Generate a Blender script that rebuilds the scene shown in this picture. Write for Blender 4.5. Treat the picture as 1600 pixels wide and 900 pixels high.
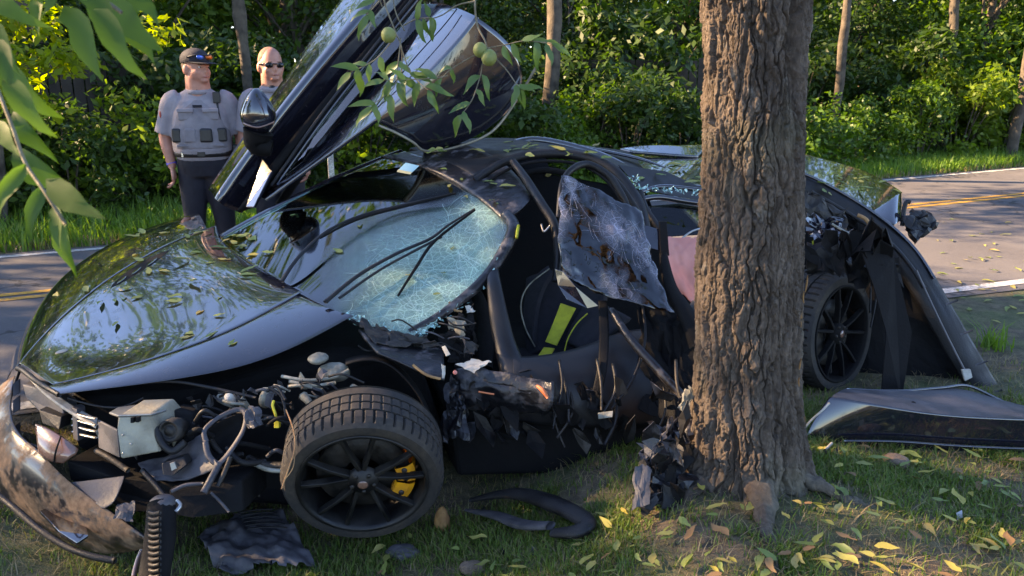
import bpy, math, random
import numpy as np
from mathutils import Vector, Matrix
random.seed(7); rng = np.random.default_rng(7)
for o in list(bpy.data.objects): bpy.data.objects.remove(o)
SC = bpy.context.scene; COL = SC.collection
R = math.radians
# ------------------------------------------------------------------ camera
CAM_H = 1.72; PITCH = R(15.0); F = 1305.0
cam_d = bpy.data.cameras.new('camera'); cam = bpy.data.objects.new('camera', cam_d); COL.objects.link(cam)
cam.location = (0, 0, CAM_H); cam.rotation_euler = (R(90) - PITCH, 0, 0)
cam_d.sensor_width = 36; cam_d.lens = 36 * F / 1600; cam_d.clip_end = 500; cam_d.clip_start = 0.05
cam_d.dof.use_dof = True; cam_d.dof.focus_distance = 4.4; cam_d.dof.aperture_fstop = 7.0
SC.camera = cam
# ------------------------------------------------------------------ sky and sun
SUN_DIR = Vector((-0.90, 0.13, 0.46)).normalized()          # towards the sun
SUN_EL = math.asin(SUN_DIR.z); SUN_AZ = math.atan2(SUN_DIR.x, SUN_DIR.y)
W = bpy.data.worlds.new('World'); SC.world = W; W.use_nodes = True
nt = W.node_tree; bg = nt.nodes['Background']
sky = nt.nodes.new('ShaderNodeTexSky'); sky.sky_type = 'NISHITA'; sky.sun_disc = False
sky.sun_elevation = SUN_EL; sky.sun_rotation = SUN_AZ; sky.air_density = 0.8; sky.dust_density = 0.2; sky.ozone_density = 7.0
nt.links.new(sky.outputs[0], bg.inputs[0]); bg.inputs[1].default_value = 0.13
sl = bpy.data.lights.new('sun', 'SUN'); sl.energy = 5.0; sl.angle = R(0.6); sl.color = (1.0, 0.84, 0.62)
so = bpy.data.objects.new('sun', sl); COL.objects.link(so); so.rotation_euler = SUN_DIR.to_track_quat('Z', 'Y').to_euler()
vs = SC.view_settings; vs.view_transform = 'Standard'; vs.look = 'None'; vs.gamma = 1.0; vs.use_curve_mapping = False
vs.exposure = 2.7
vs.use_white_balance = True; vs.white_balance_temperature = 9300; vs.white_balance_tint = 20
SC.render.engine = 'CYCLES'; SC.cycles.max_bounces = 8; SC.cycles.transparent_max_bounces = 16
# ------------------------------------------------------------------ helpers
CP, SP = math.cos(PITCH), math.sin(PITCH)
def at(px, py, d):
    """world point that stands at distance d in the direction of photo position px, py"""
    u = (px - 800) / F; v = (py - 450) / F
    return np.array((d * u, d * (CP - v * SP), CAM_H - d * (SP + v * CP)))
def on_plane(px, py, z=0.0):
    v = (py - 450) / F
    return at(px, py, (CAM_H - z) / (SP + v * CP))
def A(pts): return np.array([at(*p) for p in pts])
def tagx(o, label=None, cat=None, group=None, kind=None):
    if label: o['label'] = label
    if cat: o['category'] = cat
    if group: o['group'] = group
    if kind: o['kind'] = kind
    return o
def thing(name, label, cat, loc=(0, 0, 0), group=None):
    o = bpy.data.objects.new(name, None); COL.objects.link(o); o.location = loc; o.empty_display_size = .1
    return tagx(o, label, cat, group)
def rootloc(o):
    while o.parent: o = o.parent
    return np.array(o.location)
def mesh_np(name, V, faces, smooth=True):
    me = bpy.data.meshes.new(name)
    V = np.asarray(V, dtype=np.float32)
    if isinstance(faces, np.ndarray):
        n, k = faces.shape
        me.vertices.add(len(V)); me.vertices.foreach_set('co', V.ravel())
        me.loops.add(n * k); me.loops.foreach_set('vertex_index', faces.astype(np.int32).ravel())
        me.polygons.add(n); me.polygons.foreach_set('loop_start', np.arange(0, n * k, k, dtype=np.int32))
        me.polygons.foreach_set('loop_total', np.full(n, k, dtype=np.int32))
        me.update(calc_edges=True); me.validate()
    else:
        me.from_pydata([tuple(map(float, v)) for v in V], [], [tuple(int(i) for i in f) for f in faces]); me.update()
    me.polygons.foreach_set('use_smooth', np.full(len(me.polygons), smooth, dtype=bool))
    return me
def obj(name, V, faces, mat, parent=None, smooth=True, thick=0, bevel=0, sub=0, offset=0, rim=True):
    V = np.asarray(V, dtype=float)
    if parent is not None: V = V - rootloc(parent)
    me = mesh_np(name, V, faces, smooth); me.materials.append(M[mat])
    o = bpy.data.objects.new(name, me); COL.objects.link(o); o.parent = parent
    if thick:
        m = o.modifiers.new('thick', 'SOLIDIFY'); m.thickness = thick; m.offset = offset
    if sub:
        m = o.modifiers.new('sub', 'SUBSURF'); m.levels = sub; m.render_levels = sub
    if bevel:
        m = o.modifiers.new('bevel', 'BEVEL'); m.width = bevel; m.segments = 2; m.limit_method = 'ANGLE'; m.angle_limit = R(35)
    if (thick or bevel) and smooth: 
        m = o.modifiers.new('wn', 'WEIGHTED_NORMAL'); m.keep_sharp = True
    return o
def join(parts):
    Vs, Fs, k = [], [], 0
    for V, Fc in parts:
        Vs.append(np.asarray(V, float)); Fs += [tuple(int(i) + k for i in f) for f in Fc]; k += len(V)
    return np.concatenate(Vs), Fs
def grid_faces(nu, nv, closed_u=False, closed_v=False):
    f = []
    for i in range(nu if closed_u else nu - 1):
        for j in range(nv if closed_v else nv - 1):
            a = i * nv + j; b = ((i + 1) % nu) * nv + j; c = ((i + 1) % nu) * nv + (j + 1) % nv; e = i * nv + (j + 1) % nv
            f.append((a, b, c, e))
    return np.array(f)
def bs_basis(n, t):
    """clamped cubic B-spline weights of n control points at parameters t in 0..1"""
    k = min(3, n - 1); kn = np.concatenate([np.zeros(k), np.linspace(0, 1, n - k + 1), np.ones(k)])
    t = np.clip(t, 0, 1 - 1e-9); N = np.zeros((len(t), len(kn) - 1))
    for i in range(len(kn) - 1): N[:, i] = (t >= kn[i]) & (t < kn[i + 1])
    for p in range(1, k + 1):
        Nn = np.zeros_like(N)
        for i in range(len(kn) - 1 - p):
            a = kn[i + p] - kn[i]; b = kn[i + p + 1] - kn[i + 1]
            if a > 0: Nn[:, i] += (t - kn[i]) / a * N[:, i]
            if b > 0: Nn[:, i] += (kn[i + p + 1] - t) / b * N[:, i + 1]
        N = Nn
    return N[:, :n]
def bsurf(G, nu, nv, u=(0, 1), v=(0, 1)):
    G = np.asarray(G, float); Bu = bs_basis(G.shape[0], np.linspace(*u, nu)); Bv = bs_basis(G.shape[1], np.linspace(*v, nv))
    return np.einsum('ui,vj,ijk->uvk', Bu, Bv, G)
def smooth_curve(pts, n):
    P = np.asarray(pts, float)
    if len(P) < 3: return np.array([P[0] + (P[-1] - P[0]) * t for t in np.linspace(0, 1, n)])
    out = []; m = len(P) - 1
    for t in np.linspace(0, m - 1e-6, n):
        i = int(t); s = t - i
        p0, p1, p2, p3 = P[max(i - 1, 0)], P[i], P[i + 1], P[min(i + 2, m)]
        out.append(.5 * ((2 * p1) + (p2 - p0) * s + (2 * p0 - 5 * p1 + 4 * p2 - p3) * s * s + (3 * p1 - p0 - 3 * p2 + p3) * s ** 3))
    return np.array(out)
def tube(pts, rad, seg=8, n=None, flat=1.0, up=None, cap=True):
    """swept tube; rad number or list; flat squashes the section along the second axis"""
    P = np.asarray(pts, float)
    if n: 
        rad = np.interp(np.linspace(0, 1, n), np.linspace(0, 1, len(P)), rad) if hasattr(rad, '__len__') else rad
        P = smooth_curve(P, n)
    rr = np.full(len(P), rad) if not hasattr(rad, '__len__') else np.asarray(rad, float)
    T = np.gradient(P, axis=0); T /= np.linalg.norm(T, axis=1)[:, None] + 1e-12
    ref = np.array(up if up is not None else ((0, 0, 1) if abs(T[0][2]) < .9 else (1, 0, 0)), float)
    V = []
    for i in range(len(P)):
        a = np.cross(T[i], ref); a /= np.linalg.norm(a) + 1e-12; b = np.cross(a, T[i]); ref = b
        for k in range(seg):
            w = 2 * math.pi * k / seg
            V.append(P[i] + rr[i] * (math.cos(w) * a + flat * math.sin(w) * b))
    Fc = [tuple(f) for f in grid_faces(len(P), seg, closed_v=True)]
    if cap: Fc += [tuple(range(seg - 1, -1, -1)), tuple((len(P) - 1) * seg + k for k in range(seg))]
    return np.array(V), Fc
def frame(n, up=(0, 0, 1)):
    n = np.asarray(n, float); n = n / np.linalg.norm(n); a = np.cross(up, n); a /= np.linalg.norm(a); return a, np.cross(n, a), n
def lathe(c, n, prof, seg=48, a0=0, a1=2 * math.pi, up=(0, 0, 1)):
    """revolve (radius, height along n) about the axis n through c"""
    a, b, n = frame(n, up); full = abs(a1 - a0 - 2 * math.pi) < 1e-6; m = seg if full else seg + 1; V = []
    for k in range(m):
        w = a0 + (a1 - a0) * k / seg; e = math.cos(w) * a + math.sin(w) * b
        V += [np.asarray(c) + r * e + h * n for r, h in prof]
    return np.array(V), [tuple(f[::-1]) for f in grid_faces(m, len(prof), closed_u=full)]
def box(c, ax, ay, az, s, taper=1.0):
    V = []; c = np.asarray(c, float)
    for z in (-1, 1):
        t = taper if z > 0 else 1
        for x, y in ((-1, -1), (1, -1), (1, 1), (-1, 1)):
            V.append(c + np.asarray(ax) * x * s[0] / 2 * t + np.asarray(ay) * y * s[1] / 2 * t + np.asarray(az) * z * s[2] / 2)
    return np.array(V), [(3, 2, 1, 0), (4, 5, 6, 7), (0, 1, 5, 4), (1, 2, 6, 5), (2, 3, 7, 6), (3, 0, 4, 7)]
X3, Y3, Z3 = np.eye(3)
def bx(x, y, z, sx, sy, sz, taper=1.0): return box((x, y, z), X3, Y3, Z3, (sx, sy, sz), taper)
def ellipsoid(c, r, nu=14, nv=10):
    V = [np.asarray(c) + np.array((0, 0, -r[2]))]
    for j in range(1, nv):
        w = math.pi * j / nv
        for i in range(nu):
            u = 2 * math.pi * i / nu
            V.append(np.asarray(c) + np.array((r[0] * math.sin(w) * math.cos(u), r[1] * math.sin(w) * math.sin(u), -r[2] * math.cos(w))))
    V.append(np.asarray(c) + np.array((0, 0, r[2]))); Fc = []
    for i in range(nu):
        Fc.append((0, 1 + (i + 1) % nu, 1 + i)); Fc.append((len(V) - 1, 1 + (nv - 2) * nu + i, 1 + (nv - 2) * nu + (i + 1) % nu))
        for j in range(nv - 2): Fc.append((1 + j * nu + i, 1 + j * nu + (i + 1) % nu, 1 + (j + 1) * nu + (i + 1) % nu, 1 + (j + 1) * nu + i))
    return np.array(V), Fc
def rotz(V, a, c=(0, 0, 0)):
    V = np.asarray(V, float) - c; ca, sa = math.cos(a), math.sin(a)
    return np.stack([V[:, 0] * ca - V[:, 1] * sa, V[:, 0] * sa + V[:, 1] * ca, V[:, 2]], 1) + c
def hash2(i, j, s=0):
    h = (i.astype(np.int64) * 374761393 + j.astype(np.int64) * 668265263 + s * 1442695041) & 0xffffffff
    h = ((h ^ (h >> 13)) * 1274126177) & 0xffffffff
    return ((h ^ (h >> 16)) & 0xffff) / 65535.0
def vnoise(x, y, s=0, perx=None):
    xi = np.floor(x).astype(np.int64); yi = np.floor(y).astype(np.int64); fx = x - xi; fy = y - yi
    fx = fx * fx * (3 - 2 * fx); fy = fy * fy * (3 - 2 * fy); w = (lambda k: k % perx) if perx else (lambda k: k)
    a = hash2(w(xi), yi, s); b = hash2(w(xi + 1), yi, s); c = hash2(w(xi), yi + 1, s); d = hash2(w(xi + 1), yi + 1, s)
    return (a * (1 - fx) + b * fx) * (1 - fy) + (c * (1 - fx) + d * fx) * fy
def fbm(x, y, s=0, o=4): return sum(vnoise(x * 2 ** k, y * 2 ** k, s + k) * .5 ** (k + 1) for k in range(o))
def worley(x, y, s=0, perx=None):
    xi = np.floor(x).astype(np.int64); yi = np.floor(y).astype(np.int64); f1 = np.full(x.shape, 9.); f2 = f1.copy()
    for dx in (-1, 0, 1):
        for dy in (-1, 0, 1):
            cx, cy = xi + dx, yi + dy; wx = cx % perx if perx else cx
            d = np.hypot(cx + hash2(wx, cy, s) - x, cy + hash2(wx, cy, s + 5) - y)
            f2 = np.minimum(f2, np.maximum(f1, d)); f1 = np.minimum(f1, d)
    return f1, f2
def worley_id(x, y, s=0, perx=None):
    xi = np.floor(x).astype(np.int64); yi = np.floor(y).astype(np.int64); f1 = np.full(x.shape, 9.); cid = np.zeros(x.shape)
    for dx in (-1, 0, 1):
        for dy in (-1, 0, 1):
            cx, cy = xi + dx, yi + dy; wx = cx % perx if perx else cx
            d = np.hypot(cx + hash2(wx, cy, s) - x, cy + hash2(wx, cy, s + 5) - y); k = d < f1; f1 = np.where(k, d, f1); cid = np.where(k, hash2(wx, cy, s + 11), cid)
    return cid
def sstep(x, a, b):
    t = np.clip((x - a) / (b - a), 0, 1); return t * t * (3 - 2 * t)
# ------------------------------------------------------------------ materials
M = {}
def mat(name, col=(.5, .5, .5), rough=.5, metal=0, **kw):
    m = bpy.data.materials.new(name); m.use_nodes = True; M[name] = m
    b = m.node_tree.nodes['Principled BSDF']
    b.inputs['Base Color'].default_value = (*col, 1); b.inputs['Roughness'].default_value = rough; b.inputs['Metallic'].default_value = metal
    for k, v in kw.items():
        b.inputs[k.replace('_', ' ')].default_value = v
    return m
class N:
    """small helper to write node trees"""
    def __init__(s, name): s.t = M[name].node_tree; s.b = s.t.nodes.get('Principled BSDF'); s.out = s.t.nodes['Material Output']
    def new(s, typ, ins=None, **kw):
        n = s.t.nodes.new(typ)
        for k, v in kw.items(): setattr(n, k, v)
        for k, v in (ins or {}).items():
            if hasattr(v, 'is_linked') or hasattr(v, 'links'): s.t.links.new(v, n.inputs[k])
            else: n.inputs[k].default_value = v
        return n
    def link(s, a, b): s.t.links.new(a, b)
    def obj(s): return s.new('ShaderNodeTexCoord').outputs['Object']
    def noise(s, scale, detail=4, vec=None, rough=.55, out='Fac'):
        return s.new('ShaderNodeTexNoise', {'Vector': vec if vec else s.obj(), 'Scale': scale, 'Detail': detail, 'Roughness': rough}).outputs[out]
    def ramp(s, fac, stops):
        r = s.new('ShaderNodeValToRGB', {'Fac': fac}); e = r.color_ramp.elements
        while len(e) < len(stops): e.new(.5)
        for el, (p, c) in zip(e, stops): el.position = p; el.color = (*c, 1) if len(c) == 3 else c
        return r.outputs['Color']
    def mix(s, fac, a, b, blend='MIX'):
        n = s.t.nodes.new('ShaderNodeMix'); n.data_type = 'RGBA'; n.blend_type = blend
        for i, v in ((0, fac), (6, a), (7, b)):
            if hasattr(v, 'links'): s.t.links.new(v, n.inputs[i])
            else: n.inputs[i].default_value = v if i == 0 else (*v, 1)
        return n.outputs[2]
    def bump(s, h, strength=.3, dist=.01):
        n = s.new('ShaderNodeBump', {'Height': h, 'Strength': strength, 'Distance': dist}); s.link(n.outputs[0], s.b.inputs['Normal'])
    def stretch(s, sc, loc=(0, 0, 0)): return s.new('ShaderNodeMapping', {'Vector': s.obj(), 'Scale': sc, 'Location': loc}).outputs[0]
def varied(name, c1, c2, rough=.6, scale=8, bump=0, bscale=40, rough2=None, stops=(.35, .65), **kw):
    m = mat(name, c1, rough, **kw); n = N(name); f = n.noise(scale, 5)
    n.link(n.ramp(f, [(stops[0], c1), (stops[1], c2)]), n.b.inputs['Base Color'])
    if rough2 is not None: n.link(n.ramp(f, [(stops[0], (rough,) * 3), (stops[1], (rough2,) * 3)]), n.b.inputs['Roughness'])
    if bump: n.bump(n.noise(bscale, 5), bump, .01)
    return m
def leafmat(name, cols, rough=.45, trans=.4, tcol=None, spec=.4):
    mat(name, cols[0], rough); n = N(name); n.b.inputs['Specular IOR Level'].default_value = spec
    g = n.new('ShaderNodeNewGeometry').outputs['Random Per Island']
    c = n.ramp(g, [(i / max(1, len(cols) - 1), k) for i, k in enumerate(cols)])
    n.link(c, n.b.inputs['Base Color'])
    tc = n.mix(1.0, c, tcol or (1.6, 1.7, .6), 'MULTIPLY')
    t = n.new('ShaderNodeBsdfTranslucent', {'Color': tc})
    s = n.new('ShaderNodeMixShader', {0: trans, 1: n.b.outputs[0], 2: t.outputs[0]}); n.link(s.outputs[0], n.out.inputs['Surface'])
# ------------------------------------------------------------------ ground materials
def mats_ground():
    varied('asphalt', (.052, .05, .055), (.085, .08, .083), .85, 3, .5, 180)
    n = N('asphalt'); sp = n.noise(260, 2); big = n.noise(.7, 4)
    c = n.mix(n.ramp(sp, [(.55, (0, 0, 0)), (.72, (1, 1, 1))]), n.ramp(big, [(.35, (.055, .052, .058)), (.7, (.1, .094, .096))]), (.17, .16, .16))
    tar = n.new('ShaderNodeTexVoronoi', {'Vector': n.new('ShaderNodeVectorMath', {0: n.obj(), 1: n.noise(2.5, 3, out='Color')}, operation='ADD').outputs[0], 'Scale': .55}, feature='DISTANCE_TO_EDGE').outputs['Distance']
    c = n.mix(n.ramp(tar, [(.006, (.9,) * 3), (.012, (0,) * 3)]), c, (.018, .017, .017))
    n.link(c, n.b.inputs['Base Color'])
    for nm, c1, c2 in (('yellow_paint', (.62, .3, .02), (.38, .2, .03)), ('white_paint', (.6, .58, .55), (.36, .34, .32))):
        varied(nm, c1, c2, .7, 14, .3, 200); n = N(nm); old = n.b.inputs['Base Color'].links[0].from_socket; wr = n.ramp(n.noise(38, 6, rough=.7), [(.5, (0,) * 3), (.62, (.85,) * 3)]); n.link(n.mix(wr, old, (.08, .075, .075)), n.b.inputs['Base Color'])
    mat('soil', (.1, .07, .045), .95); n = N('soil')
    f1 = n.noise(2.2, 6); f2 = n.noise(14, 6); f3 = n.noise(90, 4)
    c = n.mix(n.ramp(f1, [(.4, (0,) * 3), (.62, (1,) * 3)]), n.ramp(f2, [(.3, (.05, .036, .024)), (.7, (.16, .115, .07))]), n.ramp(f2, [(.3, (.035, .05, .015)), (.7, (.1, .11, .04))]))
    c = n.mix(n.ramp(f3, [(.55, (0,) * 3), (.75, (.6,) * 3)]), c, (.22, .17, .1))
    n.link(c, n.b.inputs['Base Color']); n.bump(n.mix(.5, f2, f3), .8, .03)
    mat('forest_floor', (.04, .045, .02), .95); n = N('forest_floor'); f = n.noise(3, 6)
    n.link(n.ramp(f, [(.3, (.02, .022, .01)), (.7, (.055, .06, .022))]), n.b.inputs['Base Color']); n.bump(n.noise(25, 5), .7, .05)
mats_ground()
leafmat('grass', [(.05, .11, .015), (.08, .15, .02), (.12, .18, .03), (.2, .18, .07)], .55, .3)
leafmat('verge_grass', [(.07, .16, .02), (.1, .2, .026), (.14, .24, .035)], .5, .4)
leafmat('dry_grass', [(.28, .2, .11), (.2, .15, .08), (.34, .26, .15)], .8, .2)
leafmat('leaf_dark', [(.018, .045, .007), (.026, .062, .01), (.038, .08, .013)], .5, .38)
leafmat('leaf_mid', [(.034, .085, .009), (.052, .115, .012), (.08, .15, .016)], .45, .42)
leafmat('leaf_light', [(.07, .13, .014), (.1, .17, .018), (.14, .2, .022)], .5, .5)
leafmat('leaf_sun', [(.14, .2, .012), (.2, .26, .016), (.24, .28, .02)], .5, .55)  # extra bright leaf: sunshine put into the leaf colour
varied('bark_far', (.035, .027, .02), (.1, .078, .056), .95, 7, 1.0, 30)
varied('fence_wood', (.026, .019, .014), (.045, .034, .025), .9, 5, .4, 30)
# ------------------------------------------------------------------ terrain
def road_edge(x): return 3.99 + .376 * (x + 2.64)
def gz(x, y):
    x = np.asarray(x, float); y = np.asarray(y, float)
    s = (road_edge(x) - .1 - y) * .936
    left = 1 - sstep(x, -.5, .75); deep = .26 - .06 * sstep(-x, 1.3, 2.4)
    z = -.03 * sstep(s, .0, .5) - deep * sstep(s, .15, 1.15) * left
    z = z + .09 * np.exp(-((x - 1.0) ** 2 + (y - 3.05) ** 2) / .55) + .05 * sstep(2.9 - y, 0, .9)
    lump = (fbm(x * 2.1, y * 2.1, 3) - .5) * .06 * sstep(s, .15, .8)
    far = sstep(-s, 9.0, 22.0)
    return z + lump + far * .9
def far_line(x):   # far edge of the road in plan
    return FAR_A[1] + (FAR_B[1] - FAR_A[1]) * (x - FAR_A[0]) / (FAR_B[0] - FAR_A[0])
FAR_A, FAR_B = on_plane(0, 400), on_plane(1600, 262)
YEL_A, YEL_B = on_plane(0, 467), on_plane(1600, 305)
NEAR_A, NEAR_B = np.array((-2.64, 3.99, 0)), on_plane(1600, 441)
def terrain():
    xs = np.concatenate([np.linspace(-160, -9, 26), np.linspace(-8.5, -3.2, 28), np.linspace(-3, 4, 150), np.linspace(4.2, 12, 36), np.linspace(13, 160, 26)])
    ys = np.concatenate([np.linspace(-160, -2, 20), np.linspace(-1.5, 1.6, 14), np.linspace(1.7, 5.5, 90), np.linspace(5.7, 16, 40), np.linspace(17, 180, 30)])
    X, Y = np.meshgrid(xs, ys, indexing='ij'); Z = gz(X, Y)
    o = obj('ground', np.stack([X, Y, Z], -1).reshape(-1, 3), grid_faces(len(xs), len(ys))[:, ::-1], 'soil')
    tagx(o, kind='structure')
terrain()
def strip(name, a, b, w, z, mat_, ext=(6, 30), n=60, parent=None, kind='structure', wob=0.0):
    a = a.copy(); b = b.copy(); a[2] = b[2] = 0; d = (b - a); L = np.linalg.norm(d); d /= L; nrm = np.array((-d[1], d[0], 0))
    t = np.linspace(-ext[0], L + ext[1], n); V = []
    for i, k in enumerate(t):
        p = a + d * k
        for s in (-.5, .5):
            q = p + nrm * (s * w + wob * (random.random() - .5)); V.append((q[0], q[1], z))
    o = obj(name, V, grid_faces(n, 2)[:, ::-1], mat_, parent)
    if kind and parent is None: tagx(o, kind=kind)
    return o
def road():
    V = []
    xs = np.linspace(-60, 90, 160)
    for x in xs:
        wob = .05 * (vnoise(np.array([x * 2.3]), np.array([0.]), 9)[0] - .5)
        yn = road_edge(x) - .12 + wob; yf = far_line(x) + .06 - wob
        for k in range(9): V.append((x, yn + (yf - yn) * k / 8, .006))
    o = obj('road', V, grid_faces(160, 9)[:, ::-1], 'asphalt'); tagx(o, kind='structure')
    return o
rd = road()
d_ = (YEL_B - YEL_A); d_ /= np.linalg.norm(d_); nn = np.array((-d_[1], d_[0], 0))
strip('yellow_line', YEL_A - nn * .075, YEL_B - nn * .075, .085, .0105, 'yellow_paint', (20, 40), 260, rd, wob=.006)
strip('yellow_line', YEL_A + nn * .075, YEL_B + nn * .075, .085, .0105, 'yellow_paint', (20, 40), 260, rd, wob=.006)
strip('edge_line', FAR_A - nn * .1, FAR_B - nn * .1, .09, .0105, 'white_paint', (20, 40), 260, rd, wob=.006)
strip('edge_line', NEAR_A, NEAR_B, .11, .0105, 'white_paint', (20, 40), 260, rd, wob=.006)
# ------------------------------------------------------------------ foliage builders
def leaf_cloud(centers, per, spread, size, up=.35, seed=0, aspect=.5):
    """many small folded leaves scattered round clump centres -> verts, quad faces (two quads per leaf, folded on the midrib)"""
    g = np.random.default_rng(seed); C = np.repeat(np.asarray(centers, float), per, 0); n = len(C)
    d = g.normal(size=(n, 3)); d /= np.linalg.norm(d, axis=1)[:, None]
    spread = np.asarray(spread, float); p = C + d * (g.random((n, 1)) ** .45) * spread
    nrm = g.normal(size=(n, 3)) * .75; nrm[:, 2] += up * 2; nrm += d * .6; nrm /= np.linalg.norm(nrm, axis=1)[:, None]
    t = np.cross(nrm, g.normal(size=(n, 3))); t /= np.linalg.norm(t, axis=1)[:, None] + 1e-9; b = np.cross(nrm, t)
    s = size * (0.6 + .8 * g.random((n, 1))); w = s * aspect
    V = np.stack([p, p + t * s * .45 + b * w * .5 - nrm * s * .06, p + t * s - nrm * s * .12, p + t * s * .45 - b * w * .5 - nrm * s * .06], 1)
    return V.reshape(-1, 3), np.arange(n * 4).reshape(n, 4)
def tree_mesh(seed, h, rad, per, size, zlo=.25, ncl=26, trunk_r=.16, lean=.3):
    g = np.random.default_rng(seed); parts = []
    top = np.array((g.normal() * lean, g.normal() * lean, h * .9))
    base = np.array((0, 0, -.2)); tp = [base, np.array((g.normal() * .06, g.normal() * .06, h * .3)), top * (.5, .5, .62), top]
    parts.append(tube(tp, [trunk_r * 1.25, trunk_r, trunk_r * .7, trunk_r * .2], 9, 14)); cl = []
    for k in range(ncl):
        z = h * (zlo + (1 - zlo) * g.random()); rr = rad * (0.35 + .65 * math.sin(math.pi * min(1, .15 + .85 * (z / h - zlo) / (1 - zlo)))) * (.35 + .65 * g.random()); w = g.random() * 2 * math.pi
        c = np.array((rr * math.cos(w), rr * math.sin(w), z)) + top * (z / h) * .4; cl.append(c)
        if k % 2 == 0:
            s = np.array((top[0] * z / h * .5, top[1] * z / h * .5, max(.2, z - rr * .5)))
            parts.append(tube([s, (s + c) / 2 + (0, 0, .1), c], [trunk_r * .3, trunk_r * .2, .012], 5, 5))
    return join(parts), leaf_cloud(cl, per, (.75 * rad / 2, .75 * rad / 2, .5 * rad / 2), size, .35, seed)
def shrub_mesh(seed, h, rad, ncl, per, size):
    g = np.random.default_rng(seed); cl = []; parts = []
    for k in range(ncl):
        w = g.random() * 2 * math.pi; z = h * (.12 + .85 * g.random()); rr = rad * math.sqrt(g.random()) * (1.1 - .55 * z / h)
        c = np.array((rr * math.cos(w), rr * math.sin(w), z)); cl.append(c)
        if k % 2 == 0: parts.append(tube([(rr * .15 * math.cos(w), rr * .15 * math.sin(w), -.1), c * (.5, .5, .55), c], [.02, .014, .005], 5, 5))
    return join(parts), leaf_cloud(cl, per, (.32, .32, .26), size, .3, seed)
def plant(name, meshes, loc, rz, sc, label, cat, group, lm, bark='bark_far'):
    r = thing(name, label, cat, loc, group); r.rotation_euler = (0, 0, rz); r.scale = (sc, sc, sc)
    for nm, me in zip(('trunk' if cat == 'tree' else 'stems', 'crown' if cat == 'tree' else 'foliage'), meshes):
        o = bpy.data.objects.new(nm, me); COL.objects.link(o); o.parent = r
        if nm in ('crown', 'foliage'):
            o.material_slots[0].link = 'OBJECT'; o.material_slots[0].material = M[lm]
    return r
def mk(gen):
    (tv, tf), (lv, lf) = gen; a = mesh_np('stem', tv, tf); a.materials.append(M['bark_far'])
    b = mesh_np('leaf_mass', lv, lf, False); b.materials.append(M['leaf_mid']); return a, b
def away(px, dist):      # a place in plan: direction of photo column px, dist metres out
    a = math.atan2((px - 800) / F, CP); return np.array((dist * math.sin(a), dist * math.cos(a)))
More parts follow.
